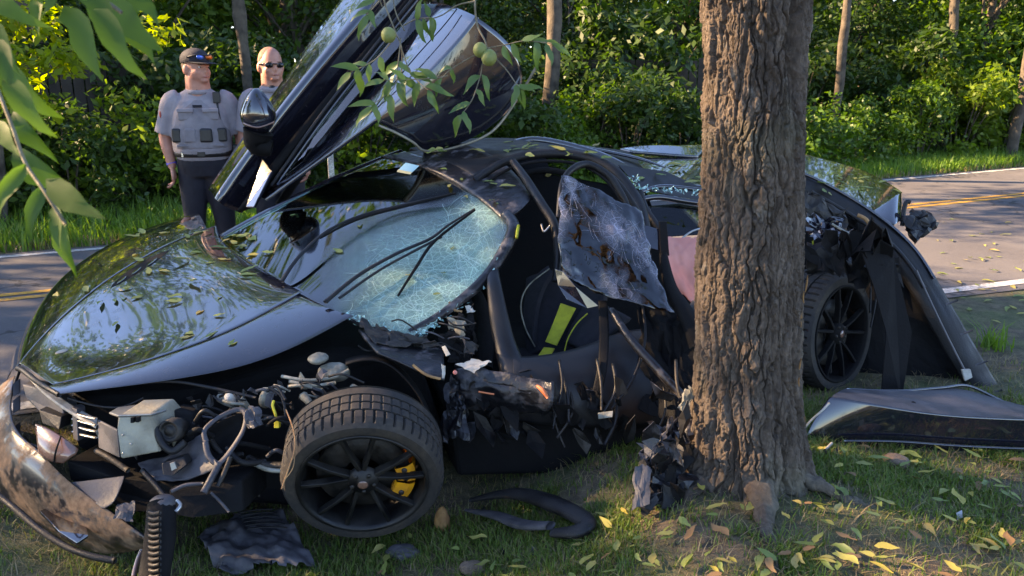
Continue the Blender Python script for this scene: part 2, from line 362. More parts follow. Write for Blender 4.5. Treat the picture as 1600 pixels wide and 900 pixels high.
def forest():
    T = [mk(tree_mesh(11, 4.6, 2.2, 200, .15, .12, 34, .14)), mk(tree_mesh(12, 5.0, 2.3, 190, .16, .1, 36, .16)), mk(tree_mesh(13, 4.2, 2.0, 220, .14, .06, 32, .1)), mk(tree_mesh(14, 5.4, 2.4, 190, .16, .2, 36, .18))]
    TALL = [mk(tree_mesh(15, 10.5, 3.4, 120, .24, .12, 60, .24)), mk(tree_mesh(16, 9.5, 3.2, 120, .24, .15, 54, .22))]
    S = [mk(shrub_mesh(21, 1.5, 1.15, 26, 110, .11)), mk(shrub_mesh(22, 1.9, 1.3, 30, 110, .12)), mk(shrub_mesh(23, 1.1, .9, 22, 100, .09)), mk(shrub_mesh(24, 2.4, 1.3, 34, 110, .13))]
    g = np.random.default_rng(5)
    # understory along the far verge
    px = -330
    while px < 2050:
        x, y = away(px, 11.0 + max(0, (px - 700)) / 900 * 5.2 + g.random() * .9); y = max(y, far_line(x) + (1.45 if px > 700 else 2.5) + g.random() * .6)
        k = int(g.integers(0, 3)); lm = ('leaf_mid', 'leaf_mid', 'leaf_light', 'leaf_dark')[int(g.integers(0, 4))]
        plant('roadside_shrub', S[k], (x, y, float(gz(x, y)) - .05), g.random() * 6, .75 + .35 * g.random(), {'leaf_mid': 'fresh green shrub', 'leaf_light': 'pale yellowish green shrub', 'leaf_dark': 'dark green shrub'}[lm] + ' in the undergrowth along the grassy verge', 'shrub', 'shrubs along the far verge', lm)
        px += 55 + g.random() * 30
    px = -380
    while px < 2100:
        x, y = away(px, 13.2 + max(0, (px - 700)) / 900 * 5.5 + g.random() * 1.6); y = max(y, far_line(x) + 3.4)
        if (850 < px < 1090 or 0 < px < 230) and g.random() < .3: px += 60; continue
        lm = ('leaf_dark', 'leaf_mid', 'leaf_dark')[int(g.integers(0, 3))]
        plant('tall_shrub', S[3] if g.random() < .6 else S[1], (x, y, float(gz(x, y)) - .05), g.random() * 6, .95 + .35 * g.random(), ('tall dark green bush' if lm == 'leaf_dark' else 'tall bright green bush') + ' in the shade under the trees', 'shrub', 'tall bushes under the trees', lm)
        px += 75 + g.random() * 40
    for row, (d0, step) in enumerate(((15.5, 150), (19, 160), (24, 170))):
        px = -420 + row * 60
        while px < 2150:
            x, y = away(px, d0 + max(0, (px - 700)) / 900 * 6 + g.random() * 2.5)
            lm = ('leaf_dark', 'leaf_mid', 'leaf_dark')[int(g.integers(0, 3))]
            plant('woodland_tree', T[int(g.integers(0, 4))], (x, y, float(gz(x, y)) - .1), g.random() * 6, (.72 + .2 * g.random()) * (1.0, 1.35, 1.8)[row], ('dark leaved tree' if lm == 'leaf_dark' else 'bright green leaved tree') + (' at the edge of the wood behind the verge', ' inside the wood behind the verge', ' deep in the wood behind the verge')[row], 'tree', 'trees of the wood behind the verge', lm)
            px += step + g.random() * 70
    # unseen tall trees added along the road to keep the low sun off the wreck
    for k, (x, y, s) in enumerate(((-13.5, 7.0, .68), (-17, 8.3, .9), (-10.5, -.4, .62), (-21, 5.6, 1.16), (-8.2, -1.0, .6), (-15, -2.6, .8))):
        plant('shade_tree', TALL[k % 2], (x, y, float(gz(x, y)) - .1), k * 1.3, s, 'unseen tall tree added along the road to shade the wreck', 'tree', 'added trees shading the wreck', 'leaf_mid')
    # the far wood that closes the view
    cl = []
    for k in range(520):
        x, y = away(-700 + 3200 * g.random(), 31 + 7 * g.random()); cl.append((x, y, .3 + 8.5 * g.random()))
    v, f = leaf_cloud(cl, 150, (1.8, 1.8, 1.4), .5, .2, 77)
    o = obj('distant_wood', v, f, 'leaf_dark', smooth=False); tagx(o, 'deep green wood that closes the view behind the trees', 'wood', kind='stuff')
    # pale trunks one can pick out
    for px, dd, r, lean, lab in ((425, 12.6, .08, -.35, 'slim sunlit trunk leaning behind the bald officer'), (858, 13.4, .12, .06, 'straight grey trunk standing beside the raised car door'), (1278, 16.0, .075, .12, 'thin brown trunk close behind the big walnut trunk'), (1545, 18.0, .09, .25, 'slender trunk with sunlit bark above the right verge'), (1435, 19.0, .1, .05, 'narrow dark trunk deep in the wood on the right'), (150, 13.5, .17, -.9, 'leaning dark trunk behind the bright yellow green foliage')):
        x, y = away(px, dd); z = float(gz(x, y)) - .2
        r0 = thing('bare_trunk_tree', lab, 'tree', (x, y, z)); w = tube([(x, y, z), (x + lean * .3, y, z + 1.6), (x + lean * .7, y + .1, z + 3.4), (x + lean * 1.6, y + .2, z + 6.5)], [r * 1.2, r, r * .9, r * .6], 12, 16)
        wv = w[0]; wv += (np.stack([fbm(wv[:, 2] * 1.7 + px, wv[:, 0] * 3, 7), fbm(wv[:, 2] * 1.7 + px, wv[:, 1] * 3, 8), wv[:, 2] * 0], 1) - (.47, .47, 0)) * .16; obj('trunk', wv, w[1], 'bark_far', r0)
        g2 = np.random.default_rng(px); cl = [(x + lean * 1.5 + g2.normal() * .9, y + g2.normal() * .8, z + 5 + 2 * g2.random()) for _ in range(14)]
        obj('crown', *leaf_cloud(cl, 160, (.8, .8, .6), .16, .3, px), 'leaf_mid', r0, smooth=False)
    # the bright bough at the upper left, its sunlight put into the leaf colour
    x, y = away(20, 10.6); r0 = thing('sunlit_sapling', 'bright yellow green sapling foliage with sunlight in its colour above the fence', 'tree', (x, y, 0)); g2 = np.random.default_rng(3)
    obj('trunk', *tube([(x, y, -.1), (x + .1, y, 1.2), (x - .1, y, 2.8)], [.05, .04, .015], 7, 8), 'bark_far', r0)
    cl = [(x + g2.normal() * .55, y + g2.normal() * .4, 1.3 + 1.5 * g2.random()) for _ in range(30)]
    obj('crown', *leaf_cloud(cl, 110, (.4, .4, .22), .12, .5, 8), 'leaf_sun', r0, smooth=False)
forest()
def fence(px0, px1, dist, label, h=1.55):
    a = away(px0, dist); b = away(px1, dist + .4); L = np.linalg.norm(b - a); d = (b - a) / L
    r = thing('wooden_fence', label, 'fence', (a[0], a[1], float(gz(*a)))); n = int(L / .15)
    ax = np.array((d[0], d[1], 0)); ay = np.array((-d[1], d[0], 0)); sh = None
    for i in range(n):
        p = a + d * (i + .5) * .15; z = float(gz(*p)); hh = h + .05 * (random.random() - .5)
        obj('slat', *box((p[0], p[1], z + hh / 2), ax, ay, Z3, (.132, .022, hh)), 'fence_wood', r, False)
    for zz in (.35, 1.25):
        m = (a + b) / 2; obj('rail', *box((m[0] + ay[0] * .03, m[1] + ay[1] * .03, float(gz(*m)) + zz), ax, ay, Z3, (L, .04, .09)), 'fence_wood', r, False)
fence(-60, 260, 12.9, 'weathered board fence behind the bushes near the capped officer', 1.75)
fence(850, 1120, 14.6, 'weathered board fence behind the bushes beside the walnut trunk', 1.8)
def blades(name, pos, h, w, mt, seed, lean=.5, kind='stuff', label=None, cat='grass'):
    g = np.random.default_rng(seed); n = len(pos); hh = h * (.45 + .9 * g.random((n, 1))); a = g.random((n, 1)) * 2 * math.pi
    d = np.concatenate([np.cos(a), np.sin(a), np.zeros((n, 1))], 1); s = np.concatenate([-np.sin(a), np.cos(a), np.zeros((n, 1))], 1)
    ln = lean * g.random((n, 1)) * hh; up = np.array((0, 0, 1.)); ww = w * (.6 + .8 * g.random((n, 1)))
    V = np.stack([pos - s * ww, pos + s * ww, pos + up * hh * .6 + d * ln * .45 + s * ww * .7, pos + up * hh * .6 + d * ln * .45 - s * ww * .7, pos + up * hh * .95 + d * ln * 1.3], 1).reshape(-1, 3)
    i = np.arange(n)[:, None] * 5; q = np.concatenate([i + [0, 1, 2], i + [0, 2, 3], i + [3, 2, 4]], 0)
    o = obj(name, V, q, mt, smooth=False); tagx(o, label, cat, None, kind); return o
def scatter(n, x0, x1, y0, y1, seed, dens=None):
    g = np.random.default_rng(seed); x = x0 + (x1 - x0) * g.random(n); y = y0 + (y1 - y0) * g.random(n)
    if dens is not None: k = g.random(n) < dens(x, y); x, y = x[k], y[k]
    return np.stack([x, y, gz(x, y) - .004], 1)
# far verge
g_ = np.random.default_rng(44); n_ = 42000
x_ = -9 + 27 * g_.random(n_); y_ = far_line(x_) + .12 + (g_.random(n_) ** 1.3) * 3.2
blades('verge_grass', np.stack([x_, y_, gz(x_, y_)], 1), .21, .007, 'verge_grass', 45, .8, label='fresh green grass growing along the far verge')
x_ = -9 + 27 * g_.random(5000); y_ = far_line(x_) + .06 + g_.random(5000) * .3
blades('dry_verge_grass', np.stack([x_, y_, gz(x_, y_)], 1), .09, .005, 'dry_grass', 46, .9, label='short straw coloured grass at the far road edge')
# near bank
def dens_near(x, y):
    s = (road_edge(x) - y) * .936
    under = np.exp(-(((x + .1) / 1.5) ** 4 + ((s - .75) / .62) ** 4))
    bare = 1 - .93 * sstep(x, 1.5, 2.1) * (1 - sstep(s, 1.5, 2.1))
    return bare * sstep(s, .25, .7) * (1 - .85 * under) * (.1 + .9 * sstep(fbm(x * 3.1, y * 3.1, 31), .4, .58))
blades('bank_grass', scatter(240000, -2.8, 3.1, 1.8, 5.0, 50, dens_near), .042, .0025, 'grass', 51, 1.1, label='short grass growing on the near bank')
blades('dry_bank_grass', scatter(34000, -3.0, 3.2, 1.7, 4.9, 52, lambda x, y: sstep((road_edge(x) - y), .1, .6) * .8), .035, .0018, 'dry_grass', 53, 2.2, label='dead straw lying between the grass on the near bank')
def tuft(px, py, n, h, seed):
    p = on_plane(px, py, 0); x, y = p[0], p[1]; g = np.random.default_rng(seed)
    P = np.stack([x + g.normal(size=n) * .06, y + g.normal(size=n) * .05, np.zeros(n)], 1); P[:, 2] = gz(P[:, 0], P[:, 1])
    return P
o = blades('weed_tuft', tuft(1552, 535, 60, .16, 1), .15, .005, 'verge_grass', 54, 1.2, None, 'green weed tuft growing in the bare dirt by the road', 'weed')
# ------------------------------------------------------------------ the walnut tree
mat('bark', (.2, .15, .11), .92); n = N('bark')
f1 = n.noise(5, 6); f2 = n.noise(60, 6, n.stretch((1, 1, .45))); f3 = n.noise(1.6, 3)
c = n.mix(n.ramp(f1, [(.35, (0,) * 3), (.65, (1,) * 3)]), (.07, .049, .035), (.15, .113, .086))
c = n.mix(n.ramp(f2, [(.36, (0,) * 3), (.62, (1,) * 3)]), n.mix(.6, c, (.025, .016, .01)), c)
c = n.mix(n.ramp(f3, [(.54, (0,) * 3), (.7, (.45,) * 3)]), c, (.14, .145, .09)); c = n.mix(n.ramp(n.noise(13, 5, rough=.7), [(.6, (0,) * 3), (.7, (.55,) * 3)]), c, (.2, .185, .16))
sc_ = n.new('ShaderNodeAttribute', attribute_name='scar').outputs['Fac']; c = n.mix(sc_, c, n.ramp(n.noise(30, 5, n.stretch((1, 1, .2))), [(.35, (.1, .045, .018)), (.7, (.36, .17, .055))])); n.link(c, n.b.inputs['Base Color']); n.bump(n.mix(.5, f2, n.noise(170, 5, n.stretch((1, 1, .5)), .7)), 1.0, .016)
varied('torn_wood', (.4, .2, .07), (.25, .11, .04), .8, 20, .5, 80)
varied('root_bark', (.1, .066, .044), (.19, .13, .09), .95, 14, .9, 70)
TX, TY = .965, 3.22
def trunk_axis(z): return np.stack([TX + .024 - .045 * np.clip(z, 0, 9) ** 1.0, TY + .015 * z, z], -1)
def walnut_tree():
    r0 = thing('walnut_tree', 'thick furrowed walnut trunk that the wrecked car is wrapped behind', 'tree', (TX, TY, 0))
    nt_, nz = 540, 800; th = np.linspace(0, 2 * np.pi, nt_, endpoint=False); z = np.linspace(-.16, 2.75, nz); T, Z = np.meshgrid(th, z, indexing='ij')
    r = np.interp(z, [-.16, 0, .1, .25, .5, .9, 1.4, 1.8, 2.3, 2.75], [.3, .258, .24, .22, .2, .188, .178, .173, .184, .195])[None, :] * np.ones_like(T)
    fl = np.exp(-np.clip(Z + .02, 0, 9) / .17)
    for a, w, k in ((-1.62, .26, .07), (-.25, .3, .08), (-2.75, .3, .06), (.9, .4, .1), (2.2, .4, .1), (-.85, .22, .04)):
        dd = (T - a + np.pi) % (2 * np.pi) - np.pi; r += k * fl * np.exp(-(dd / w) ** 2)
    dd = (T + .98 + np.pi) % (2 * np.pi) - np.pi
    r -= .09 * sstep(Z, 1.4, 1.95) * np.exp(-(dd / .17) ** 2); r += .02 * sstep(Z, 1.5, 2.0) * np.exp(-((dd + .75) / .5) ** 2)
    r += .018 * np.exp(-((Z - 1.52) / .13) ** 2) * np.exp(-((dd + .55) / .5) ** 2)
    r += .012 * (vnoise(T / (2 * np.pi) * 7, Z * 2.2, 61, 7) - .5)
    K = 38; u = T / (2 * np.pi) * K; th1 = T / (2 * np.pi)
    tw = .5 * (vnoise(th1 * 9, Z * 2.3, 62, 9) - .5) * 2 + .35 * (vnoise(th1 * 30, Z * 12, 63, 30) - .5) * 2 + .16 * (vnoise(th1 * 90, Z * 40, 73, 90) - .5) * 2
    swirl = .7 * np.exp(-((Z - 1.5) / .2) ** 2) * np.exp(-((dd + .6) / .55) ** 2) * np.sin(Z * 14)
    uu = (u + tw + swirl) % K; vv = Z / .3 + .5 * (vnoise(th1 * 27, Z * 6, 66, 27) - .5) + .18 * (vnoise(th1 * 110, Z * 50, 67, 110) - .5)
    f1, f2 = worley(uu, vv, 64, K); cid = worley_id(uu, vv, 64, K); e = np.clip(f2 - f1, 0, 1); plate_ = sstep(e, .03, .13)
    L1, L2 = worley((u * .5 + tw * .5) % (K // 2), Z / .55 + tw * .3, 75, K // 2); big_ = sstep(np.clip(L2 - L1, 0, 1), .03, .3)
    g1, g2 = worley((u * 2.5 + tw * 3) % (K * 2.5), Z / .045 + 1.2 * tw, 68, int(K * 2.5)); crk = sstep(g2 - g1, .02, .14); cid2 = worley_id((u * 2.5 + tw * 3) % (K * 2.5), Z / .045 + 1.2 * tw, 68, int(K * 2.5))
    fine = vnoise(th1 * 260, Z * 110, 69, 260) - .5; fine2 = vnoise(th1 * 120, Z * 40, 70, 120) - .5
    hgt = .015 * big_ + .018 * plate_ * (.55 + .7 * cid) + .0055 * crk * plate_ * (.4 + 1.0 * cid2) + .005 * fine + .006 * fine2
    # torn patch on the side towards the rear wheel
    wd = np.exp(-(((T + .3 + np.pi) % (2 * np.pi) - np.pi) / .12) ** 2) * np.exp(-((Z - .58) / .2) ** 2)
    r += (hgt - .02) * (1 - .75 * wd) - .012 * wd
    ax = trunk_axis(Z); V = ax.copy(); V[..., 0] += r * np.cos(T); V[..., 1] += r * np.sin(T)
    Fc = grid_faces(nt_, nz, closed_u=True); tr = obj('trunk', V.reshape(-1, 3), Fc, 'bark', r0); sa = tr.data.attributes.new('scar', 'FLOAT', 'POINT'); sa.data.foreach_set('value', (sstep(wd + .5 * (fine2 + fine), .38, .6)).ravel().astype(np.float32))
    # limbs above the frame and the crown
    tp = trunk_axis(np.array(2.6)); limbs = [[tp + (-.07, -.05, 0), tp + (-.3, -.25, .9), tp + (-.9, -.3, 2.2), tp + (-1.6, 0, 3.6)], [tp + (.08, .05, 0), tp + (.3, .2, 1), tp + (.6, .4, 2.4), tp + (1.2, .5, 4)]]
    cl = []; g = np.random.default_rng(91)
    for L in limbs:
        lb = obj('limb', *tube(L, [.16, .135, .1, .05], 14, 20), 'bark', r0)
        end = np.array(L[-1]); mid = np.array(L[2])
        for k in range(5):
            s = mid + (end - mid) * k / 4; q = s + np.array((g.normal() * 1.0, g.normal() * .8 + .1, .5 + .5 * g.random())); obj('bough', *tube([s, (s + q) / 2 + (0, 0, .15), q], [.04, .028, .01], 7, 8), 'bark', lb)
            cl += [q + g.normal(size=3) * (.35, .35, .2) for _ in range(3)]
    v, f = leaf_cloud(cl, 170, (.62, .62, .35), .1, .4, 92, .38); o = obj('crown', v, f, 'leaf_mid', r0, smooth=False)
    # surface root that runs towards the viewer, and side roots
    def root(pts, rad, nm='root'):
        P = [np.array((x, y, float(gz(x, y)) + dz)) for x, y, dz in pts]; v, f = tube(P, rad, 16, 60, .7)
        v += (np.stack([vnoise(v[:, 0] * 60, v[:, 1] * 22, k) for k in (81, 82, 83)], 1) - .5) * .022
        obj(nm, v, f, 'bark', r0)
    root([(.97, 2.98, .06), (.965, 2.86, .03), (.93, 2.72, .0), (.92, 2.6, -.004), (.87, 2.47, -.008), (.845, 2.34, -.01), (.81, 2.2, -.02)], [.06, .045, .026, .024, .03, .028, .024])
    root([(1.16, 3.08, .05), (1.3, 2.98, .01), (1.42, 2.93, -.015), (1.55, 2.9, -.05)], [.05, .026, .018, .01])
    root([(.78, 3.08, .03), (.67, 3.0, .0), (.58, 2.97, -.04)], [.05, .026, .014])
    # splinters of torn bark
    for px, py, dx, l in ((1262, 430, .0, .07), (1256, 455, .004, .05), (1252, 560, 0, .05), (1249, 590, .003, .04)):
        p = at(px, py, 3.24); g3 = rng.normal(size=3) * .006
        obj('splinter', *tube([p, p + (dx, .0, -l * .5) + g3, p + (dx * 2, .01, -l)], [.003, .007, .003], 5, 6, .5), 'torn_wood', r0)
walnut_tree()
# ------------------------------------------------------------------ car materials
def car_mats():
    mat('car_paint', (.008, .008, .014), .16, 0, Coat_Weight=1.0, Coat_Roughness=.025, Coat_IOR=1.65, IOR=1.5); n = N('car_paint')
    n.bump(n.noise(2.2, 2), .05, .02)
    f = n.noise(22, 6); sp = n.noise(160, 3); n.link(n.ramp(f, [(.5, (.1,) * 3), (.75, (.4,) * 3)]), n.b.inputs['Roughness'])
    n.link(n.mix(n.ramp(sp, [(.62, (0,) * 3), (.72, (.25,) * 3)]), (.008, .008, .014), (.1, .085, .06)), n.b.inputs['Base Color'])
    mat('mud_reflection_paint', (.02, .015, .012), .3, 0, Coat_Weight=.3, Coat_Roughness=.08, Coat_IOR=1.5); n = N('mud_reflection_paint')
    f = n.noise(7, 8, rough=.7); f2 = n.noise(40, 5); msk = n.ramp(f, [(.44, (0,) * 3), (.54, (1,) * 3)])
    n.link(n.mix(msk, (.012, .011, .014), n.ramp(f2, [(.3, (.1, .055, .03)), (.7, (.24, .14, .08))])), n.b.inputs['Base Color'])  # brown patches: mud, and the ground's reflection put into the colour
    n.link(n.ramp(f, [(.44, (.3,) * 3), (.54, (.9,) * 3)]), n.b.inputs['Roughness']); n.link(n.ramp(f, [(.44, (.25,) * 3), (.54, (0,) * 3)]), n.b.inputs['Coat Weight'])
    varied('black_plastic', (.005, .005, .006), (.014, .013, .013), .4, 9, .25, 120, .65, Specular_IOR_Level=.35)
    varied('matte_black', (.003, .003, .0035), (.008, .0075, .0075), .75, 9, .3, 60, .9, Specular_IOR_Level=.2)
    varied('scuffed_black', (.007, .007, .009), (.12, .11, .115), .35, 11, .6, 30, .7, stops=(.52, .72))
    varied('carbon_tub', (.006, .006, .0075), (.014, .013, .013), .36, 5, .1, 160, .6, Specular_IOR_Level=.4)
    varied('grey_plastic', (.03, .029, .033), (.075, .07, .076), .5, 10, .2, 80, .7)
    varied('bare_metal', (.45, .44, .42), (.28, .26, .23), .32, 6, .15, 60, .5, metal=.85)
    varied('olive_metal', (.3, .27, .2), (.19, .165, .12), .45, 9, .3, 60, .7, metal=.5)
    varied('cast_metal', (.33, .31, .25), (.13, .12, .09), .55, 12, .4, 60, .8, metal=.35)
    varied('dark_metal', (.02, .019, .018), (.055, .048, .042), .45, 12, .3, 60, .7, metal=.6)
    mat('rubber', (.02, .018, .016), .8); n = N('rubber'); f = n.noise(6, 6); f2 = n.noise(60, 4)
    n.link(n.mix(n.ramp(f, [(.42, (0,) * 3), (.78, (.75,) * 3)]), n.ramp(f2, [(.3, (.009, .008, .008)), (.7, (.02, .018, .016))]), n.ramp(f2, [(.3, (.034, .024, .015)), (.7, (.075, .054, .035))])), n.b.inputs['Base Color']); n.bump(f2, .3, .004)
    varied('dark_rim', (.01, .01, .0105), (.028, .026, .024), .35, 8, .1, 60, .6, metal=.5)
    varied('yellow_caliper', (.75, .3, .012), (.5, .18, .01), .4, 18, .2, 60, .6)
    varied('yellow_fabric', (.5, .48, .03), (.38, .36, .025), .75, 30, .3, 200)
    varied('seat_fabric', (.007, .0075, .012), (.013, .0135, .02), .9, 30, .5, 300)
    varied('seat_shell', (.018, .018, .018), (.03, .03, .03), .3, 30)
    varied('pink_airbag', (.9, .38, .3), (.78, .3, .24), .6, 7, .35, 14)
    n = N('pink_airbag'); t = n.new('ShaderNodeBsdfTranslucent', {'Color': (.9, .45, .38, 1)}); s = n.new('ShaderNodeMixShader', {0: .35, 1: n.b.outputs[0], 2: t.outputs[0]}); n.link(s.outputs[0], n.out.inputs['Surface'])
    varied('white_foam', (.46, .43, .37), (.3, .275, .23), .8, 20, .4, 60)
    varied('copper_brown', (.2, .1, .07), (.12, .06, .045), .18, 8, .1, 60, .35, Coat_Weight=.8)
    mat('orange_plastic', (.55, .14, .05), .5); mat('yellow_wire', (.75, .55, .03), .45); mat('clear_blue', (.12, .2, .75), .15); mat('sticker', (.35, .6, .62), .5); mat('sticker_band', (.75, .55, .25), .5)
    varied('straw', (.38, .2, .08), (.25, .12, .05), .8, 20)
    # laminated glass: whole at one side, crazed where the attribute says so
    def glass(name, tint, crackcol, scale, dark=False):
        mat(name, tint, .05); n = N(name)
        at_ = n.new('ShaderNodeAttribute', attribute_name='crack').outputs['Fac']
        vec = n.obj(); wv = n.new('ShaderNodeVectorMath', {0: vec, 1: n.new('ShaderNodeTexNoise', {'Vector': vec, 'Scale': 9.0, 'Detail': 3.0}).outputs['Color']}, operation='ADD').outputs[0]
        es = [n.new('ShaderNodeTexVoronoi', {'Vector': wv if k else vec, 'Scale': s}, feature='DISTANCE_TO_EDGE').outputs['Distance'] for k, s in enumerate(scale)]
        ln = [n.new('ShaderNodeMath', {0: 1.0, 1: n.new('ShaderNodeMath', {0: e, 1: w}, operation='DIVIDE').outputs[0]}, operation='SUBTRACT', use_clamp=True).outputs[0] for e, w in zip(es, (.06, .08, .1))]
        a = n.new('ShaderNodeMath', {0: ln[0], 1: ln[1]}, operation='MAXIMUM').outputs[0]
        a = n.new('ShaderNodeMath', {0: a, 1: n.new('ShaderNodeMath', {0: ln[2], 1: .6}, operation='MULTIPLY').outputs[0]}, operation='MAXIMUM').outputs[0]
        cloud = n.ramp(n.noise(6, 7, rough=.7), [(.46, (0,) * 3), (.8, (.42,) * 3)])
        a = n.new('ShaderNodeMath', {0: a, 1: cloud}, operation='ADD', use_clamp=True).outputs[0]
        fac = n.new('ShaderNodeMath', {0: a, 1: at_}, operation='MULTIPLY', use_clamp=True).outputs[0]
        tr = n.new('ShaderNodeBsdfTransparent', {'Color': (*tint, 1)}); gl = n.new('ShaderNodeBsdfGlossy', {'Color': (1, 1, 1, 1), 'Roughness': .03})
        fr = n.new('ShaderNodeFresnel', {'IOR': 1.75}); base = n.new('ShaderNodeMixShader', {0: fr.outputs[0], 1: tr.outputs[0], 2: gl.outputs[0]})
        df = n.new('ShaderNodeBsdfDiffuse', {'Color': (*crackcol, 1)}); tl = n.new('ShaderNodeBsdfTranslucent', {'Color': (*crackcol, 1)})
        ck = n.new('ShaderNodeMixShader', {0: .4, 1: df.outputs[0], 2: tl.outputs[0]})
        out = n.new('ShaderNodeMixShader', {0: fac, 1: base.outputs[0], 2: ck.outputs[0]}); n.link(out.outputs[0], n.out.inputs['Surface'])
        bm = n.new('ShaderNodeBump', {'Height': fac, 'Strength': .4, 'Distance': .004}); n.link(bm.outputs[0], gl.inputs['Normal'])
    glass('windscreen_glass', (.5, .68, .62), (.5, .78, .68), (21, 50, 110)); glass('dark_glass', (.06, .06, .08), (.55, .55, .66), (24, 60, 140))
    mat('window_glass', (.05, .05, .05), .03); n = N('window_glass')
    tr = n.new('ShaderNodeBsdfTransparent', {'Color': (.55, .66, .6, 1)}); gl = n.new('ShaderNodeBsdfGlossy', {'Roughness': .02}); fr = n.new('ShaderNodeFresnel', {'IOR': 1.55})
    n.link(n.new('ShaderNodeMixShader', {0: fr.outputs[0], 1: tr.outputs[0], 2: gl.outputs[0]}).outputs[0], n.out.inputs['Surface'])
    varied('pale_scratch', (.42, .42, .5), (.2, .2, .25), .5, 30)
    varied('glass_shards', (.2, .5, .5), (.45, .75, .72), .15, 60, .8, 90)
car_mats()
CAR = thing('wrecked_car', 'smashed black sports car with shattered windscreen, wrapped behind a walnut trunk', 'car', (-.2, 4.4, 0))
fw = np.array((-.9, -.43, 0)); fw /= np.linalg.norm(fw); rt = np.array((-fw[1], fw[0], 0)) * -1      # car forward, towards its far side
if rt[1] < 0: rt = -rt
def surf(name, G, mt, par=CAR, nu=30, nv=30, th=.004, u=(0, 1), v=(0, 1), flip=False, dent=0, seed=0, off=0):
    G = np.array([[at(*p) for p in row] for row in G]) if len(G[0][0]) == 3 and not isinstance(G, np.ndarray) else G
    S = bsurf(G, nu, nv, u, v)
    if dent:
        U, W_ = np.meshgrid(np.linspace(0, 6, nu), np.linspace(0, 6, nv), indexing='ij'); S[..., 2] += dent * (fbm(U, W_, seed) - .47) * 2; S[..., 1] += dent * (fbm(U, W_, seed + 9) - .47)
    f = grid_faces(nu, nv)
    return obj(name, S.reshape(-1, 3), f[:, ::-1] if flip else f, mt, par, thick=th, offset=off)
def pipe(name, pts, r, mt, par=CAR, seg=8, n=24, flat=1.0, up=None):
    return obj(name, *tube(A(pts), r, seg, n if len(pts) > 2 else 4, flat, up), mt, par)
def plate(name, pts, mt, par=CAR, th=.006, bev=.002, smooth=False):
    V = A(pts); return obj(name, V, [tuple(range(len(V)))], mt, par, smooth, thick=th, bevel=bev)
def block(name, quad, depth, mt, par=CAR, bev=.004, vec=None):
    """a solid: quad given in the photo at its distance, pushed back by depth metres"""
    Q = A(quad); k = len(Q); v = np.asarray(vec if vec is not None else (0.1, 1, -.12), float); v = v / np.linalg.norm(v) * depth
    V = np.concatenate([Q, Q + v]); Fc = [tuple(range(k - 1, -1, -1)), tuple(range(k, 2 * k))] + [(i, (i + 1) % k, k + (i + 1) % k, k + i) for i in range(k)]
    return obj(name, V, [f[::-1] for f in Fc], mt, par, False, bevel=bev)
def crumple(name, pts, mt, par=CAR, n=14, amp=.03, th=.003, seed=1):
    """crumpled sheet filling a quad of four photo corners"""
    a, b, c, d = A(pts); S = np.zeros((n, n, 3))
    for i in range(n):
        for j in range(n):
            s, t = i / (n - 1), j / (n - 1); S[i, j] = (a * (1 - s) + b * s) * (1 - t) + (d * (1 - s) + c * s) * t
    U, W_ = np.meshgrid(np.arange(n) / 2.6, np.arange(n) / 2.6, indexing='ij')
    for k in range(3): S[..., k] += amp * (fbm(U, W_, seed + 20 * k, 3) - .45) * 2
    return obj(name, S.reshape(-1, 3), grid_faces(n, n), mt, par, False, thick=th)
def shard(name, px, py, d, size, mt, par=CAR, seed=0):
    """ragged splinter of broken panel, size in photo units at distance d"""
    g = np.random.default_rng(seed); c = at(px, py, d); s = size * d / F; n = int(g.integers(5, 8)); a = np.array((g.normal() * .4 + .3, g.normal() * .5, -1.0)); a /= np.linalg.norm(a)
    b = np.cross(a, (g.normal() * .5, -1, g.normal() * .4)); b /= np.linalg.norm(b); m = np.cross(a, b); V = []
    for k in range(n):
        w = 2 * math.pi * (k + .35 * g.random()) / n; r = s * (.35 + .65 * g.random() ** .7); V.append(c + a * r * 1.25 * math.cos(w) + b * r * .6 * math.sin(w) + m * s * .22 * g.normal())
    V.append(c + m * s * .15); Fc = [(k, (k + 1) % n, n) for k in range(n)]
    return obj(name, V, Fc, mt, par, False, thick=.003)
# ------------------------------------------------------------------ bonnet and wings (one fair surface cut along the shut lines)
BG = [[(6, 640, 4.15), (14, 575, 4.35), (60, 470, 4.85), (130, 405, 5.2), (220, 362, 5.6), (335, 336, 5.9)],
      [(6, 600, 4.1), (14, 545, 4.35), (62, 455, 4.8), (130, 393, 5.1), (222, 347, 5.5), (333, 322, 5.8)],
      [(22, 572, 4.0), (52, 512, 4.22), (120, 440, 4.55), (185, 398, 4.85), (258, 360, 5.15), (336, 335, 5.45)],
      [(33, 574, 3.9), (88, 528, 4.08), (175, 466, 4.34), (240, 424, 4.58), (305, 388, 4.82), (338, 372, 5.08)],
      [(44, 584, 3.78), (130, 548, 3.92), (222, 496, 4.12), (285, 458, 4.3), (345, 418, 4.5), (376, 402, 4.72)],
      [(62, 598, 3.66), (178, 570, 3.74), (286, 526, 3.9), (355, 494, 4.02), (406, 460, 4.18), (442, 442, 4.34)],
      [(84, 610, 3.55), (204, 588, 3.58), (312, 558, 3.68), (392, 532, 3.78), (452, 505, 3.88), (502, 474, 4.0)],
      [(95, 616, 3.53), (216, 602, 3.55), (324, 586, 3.63), (408, 566, 3.71), (486, 532, 3.8), (565, 486, 3.95)]]
BG = np.array([[at(*p) for p in r] for r in BG])
bonnet = surf('bonnet', BG, 'car_paint', nu=70, nv=80, u=(.30, .865), v=(.01, 1), flip=True, off=-1)
surf('front_wing', BG, 'car_paint', nu=40, nv=70, u=(0, .294), v=(0, .97), flip=True, off=-1)['label'] = 'whole far front wing with long reflection'
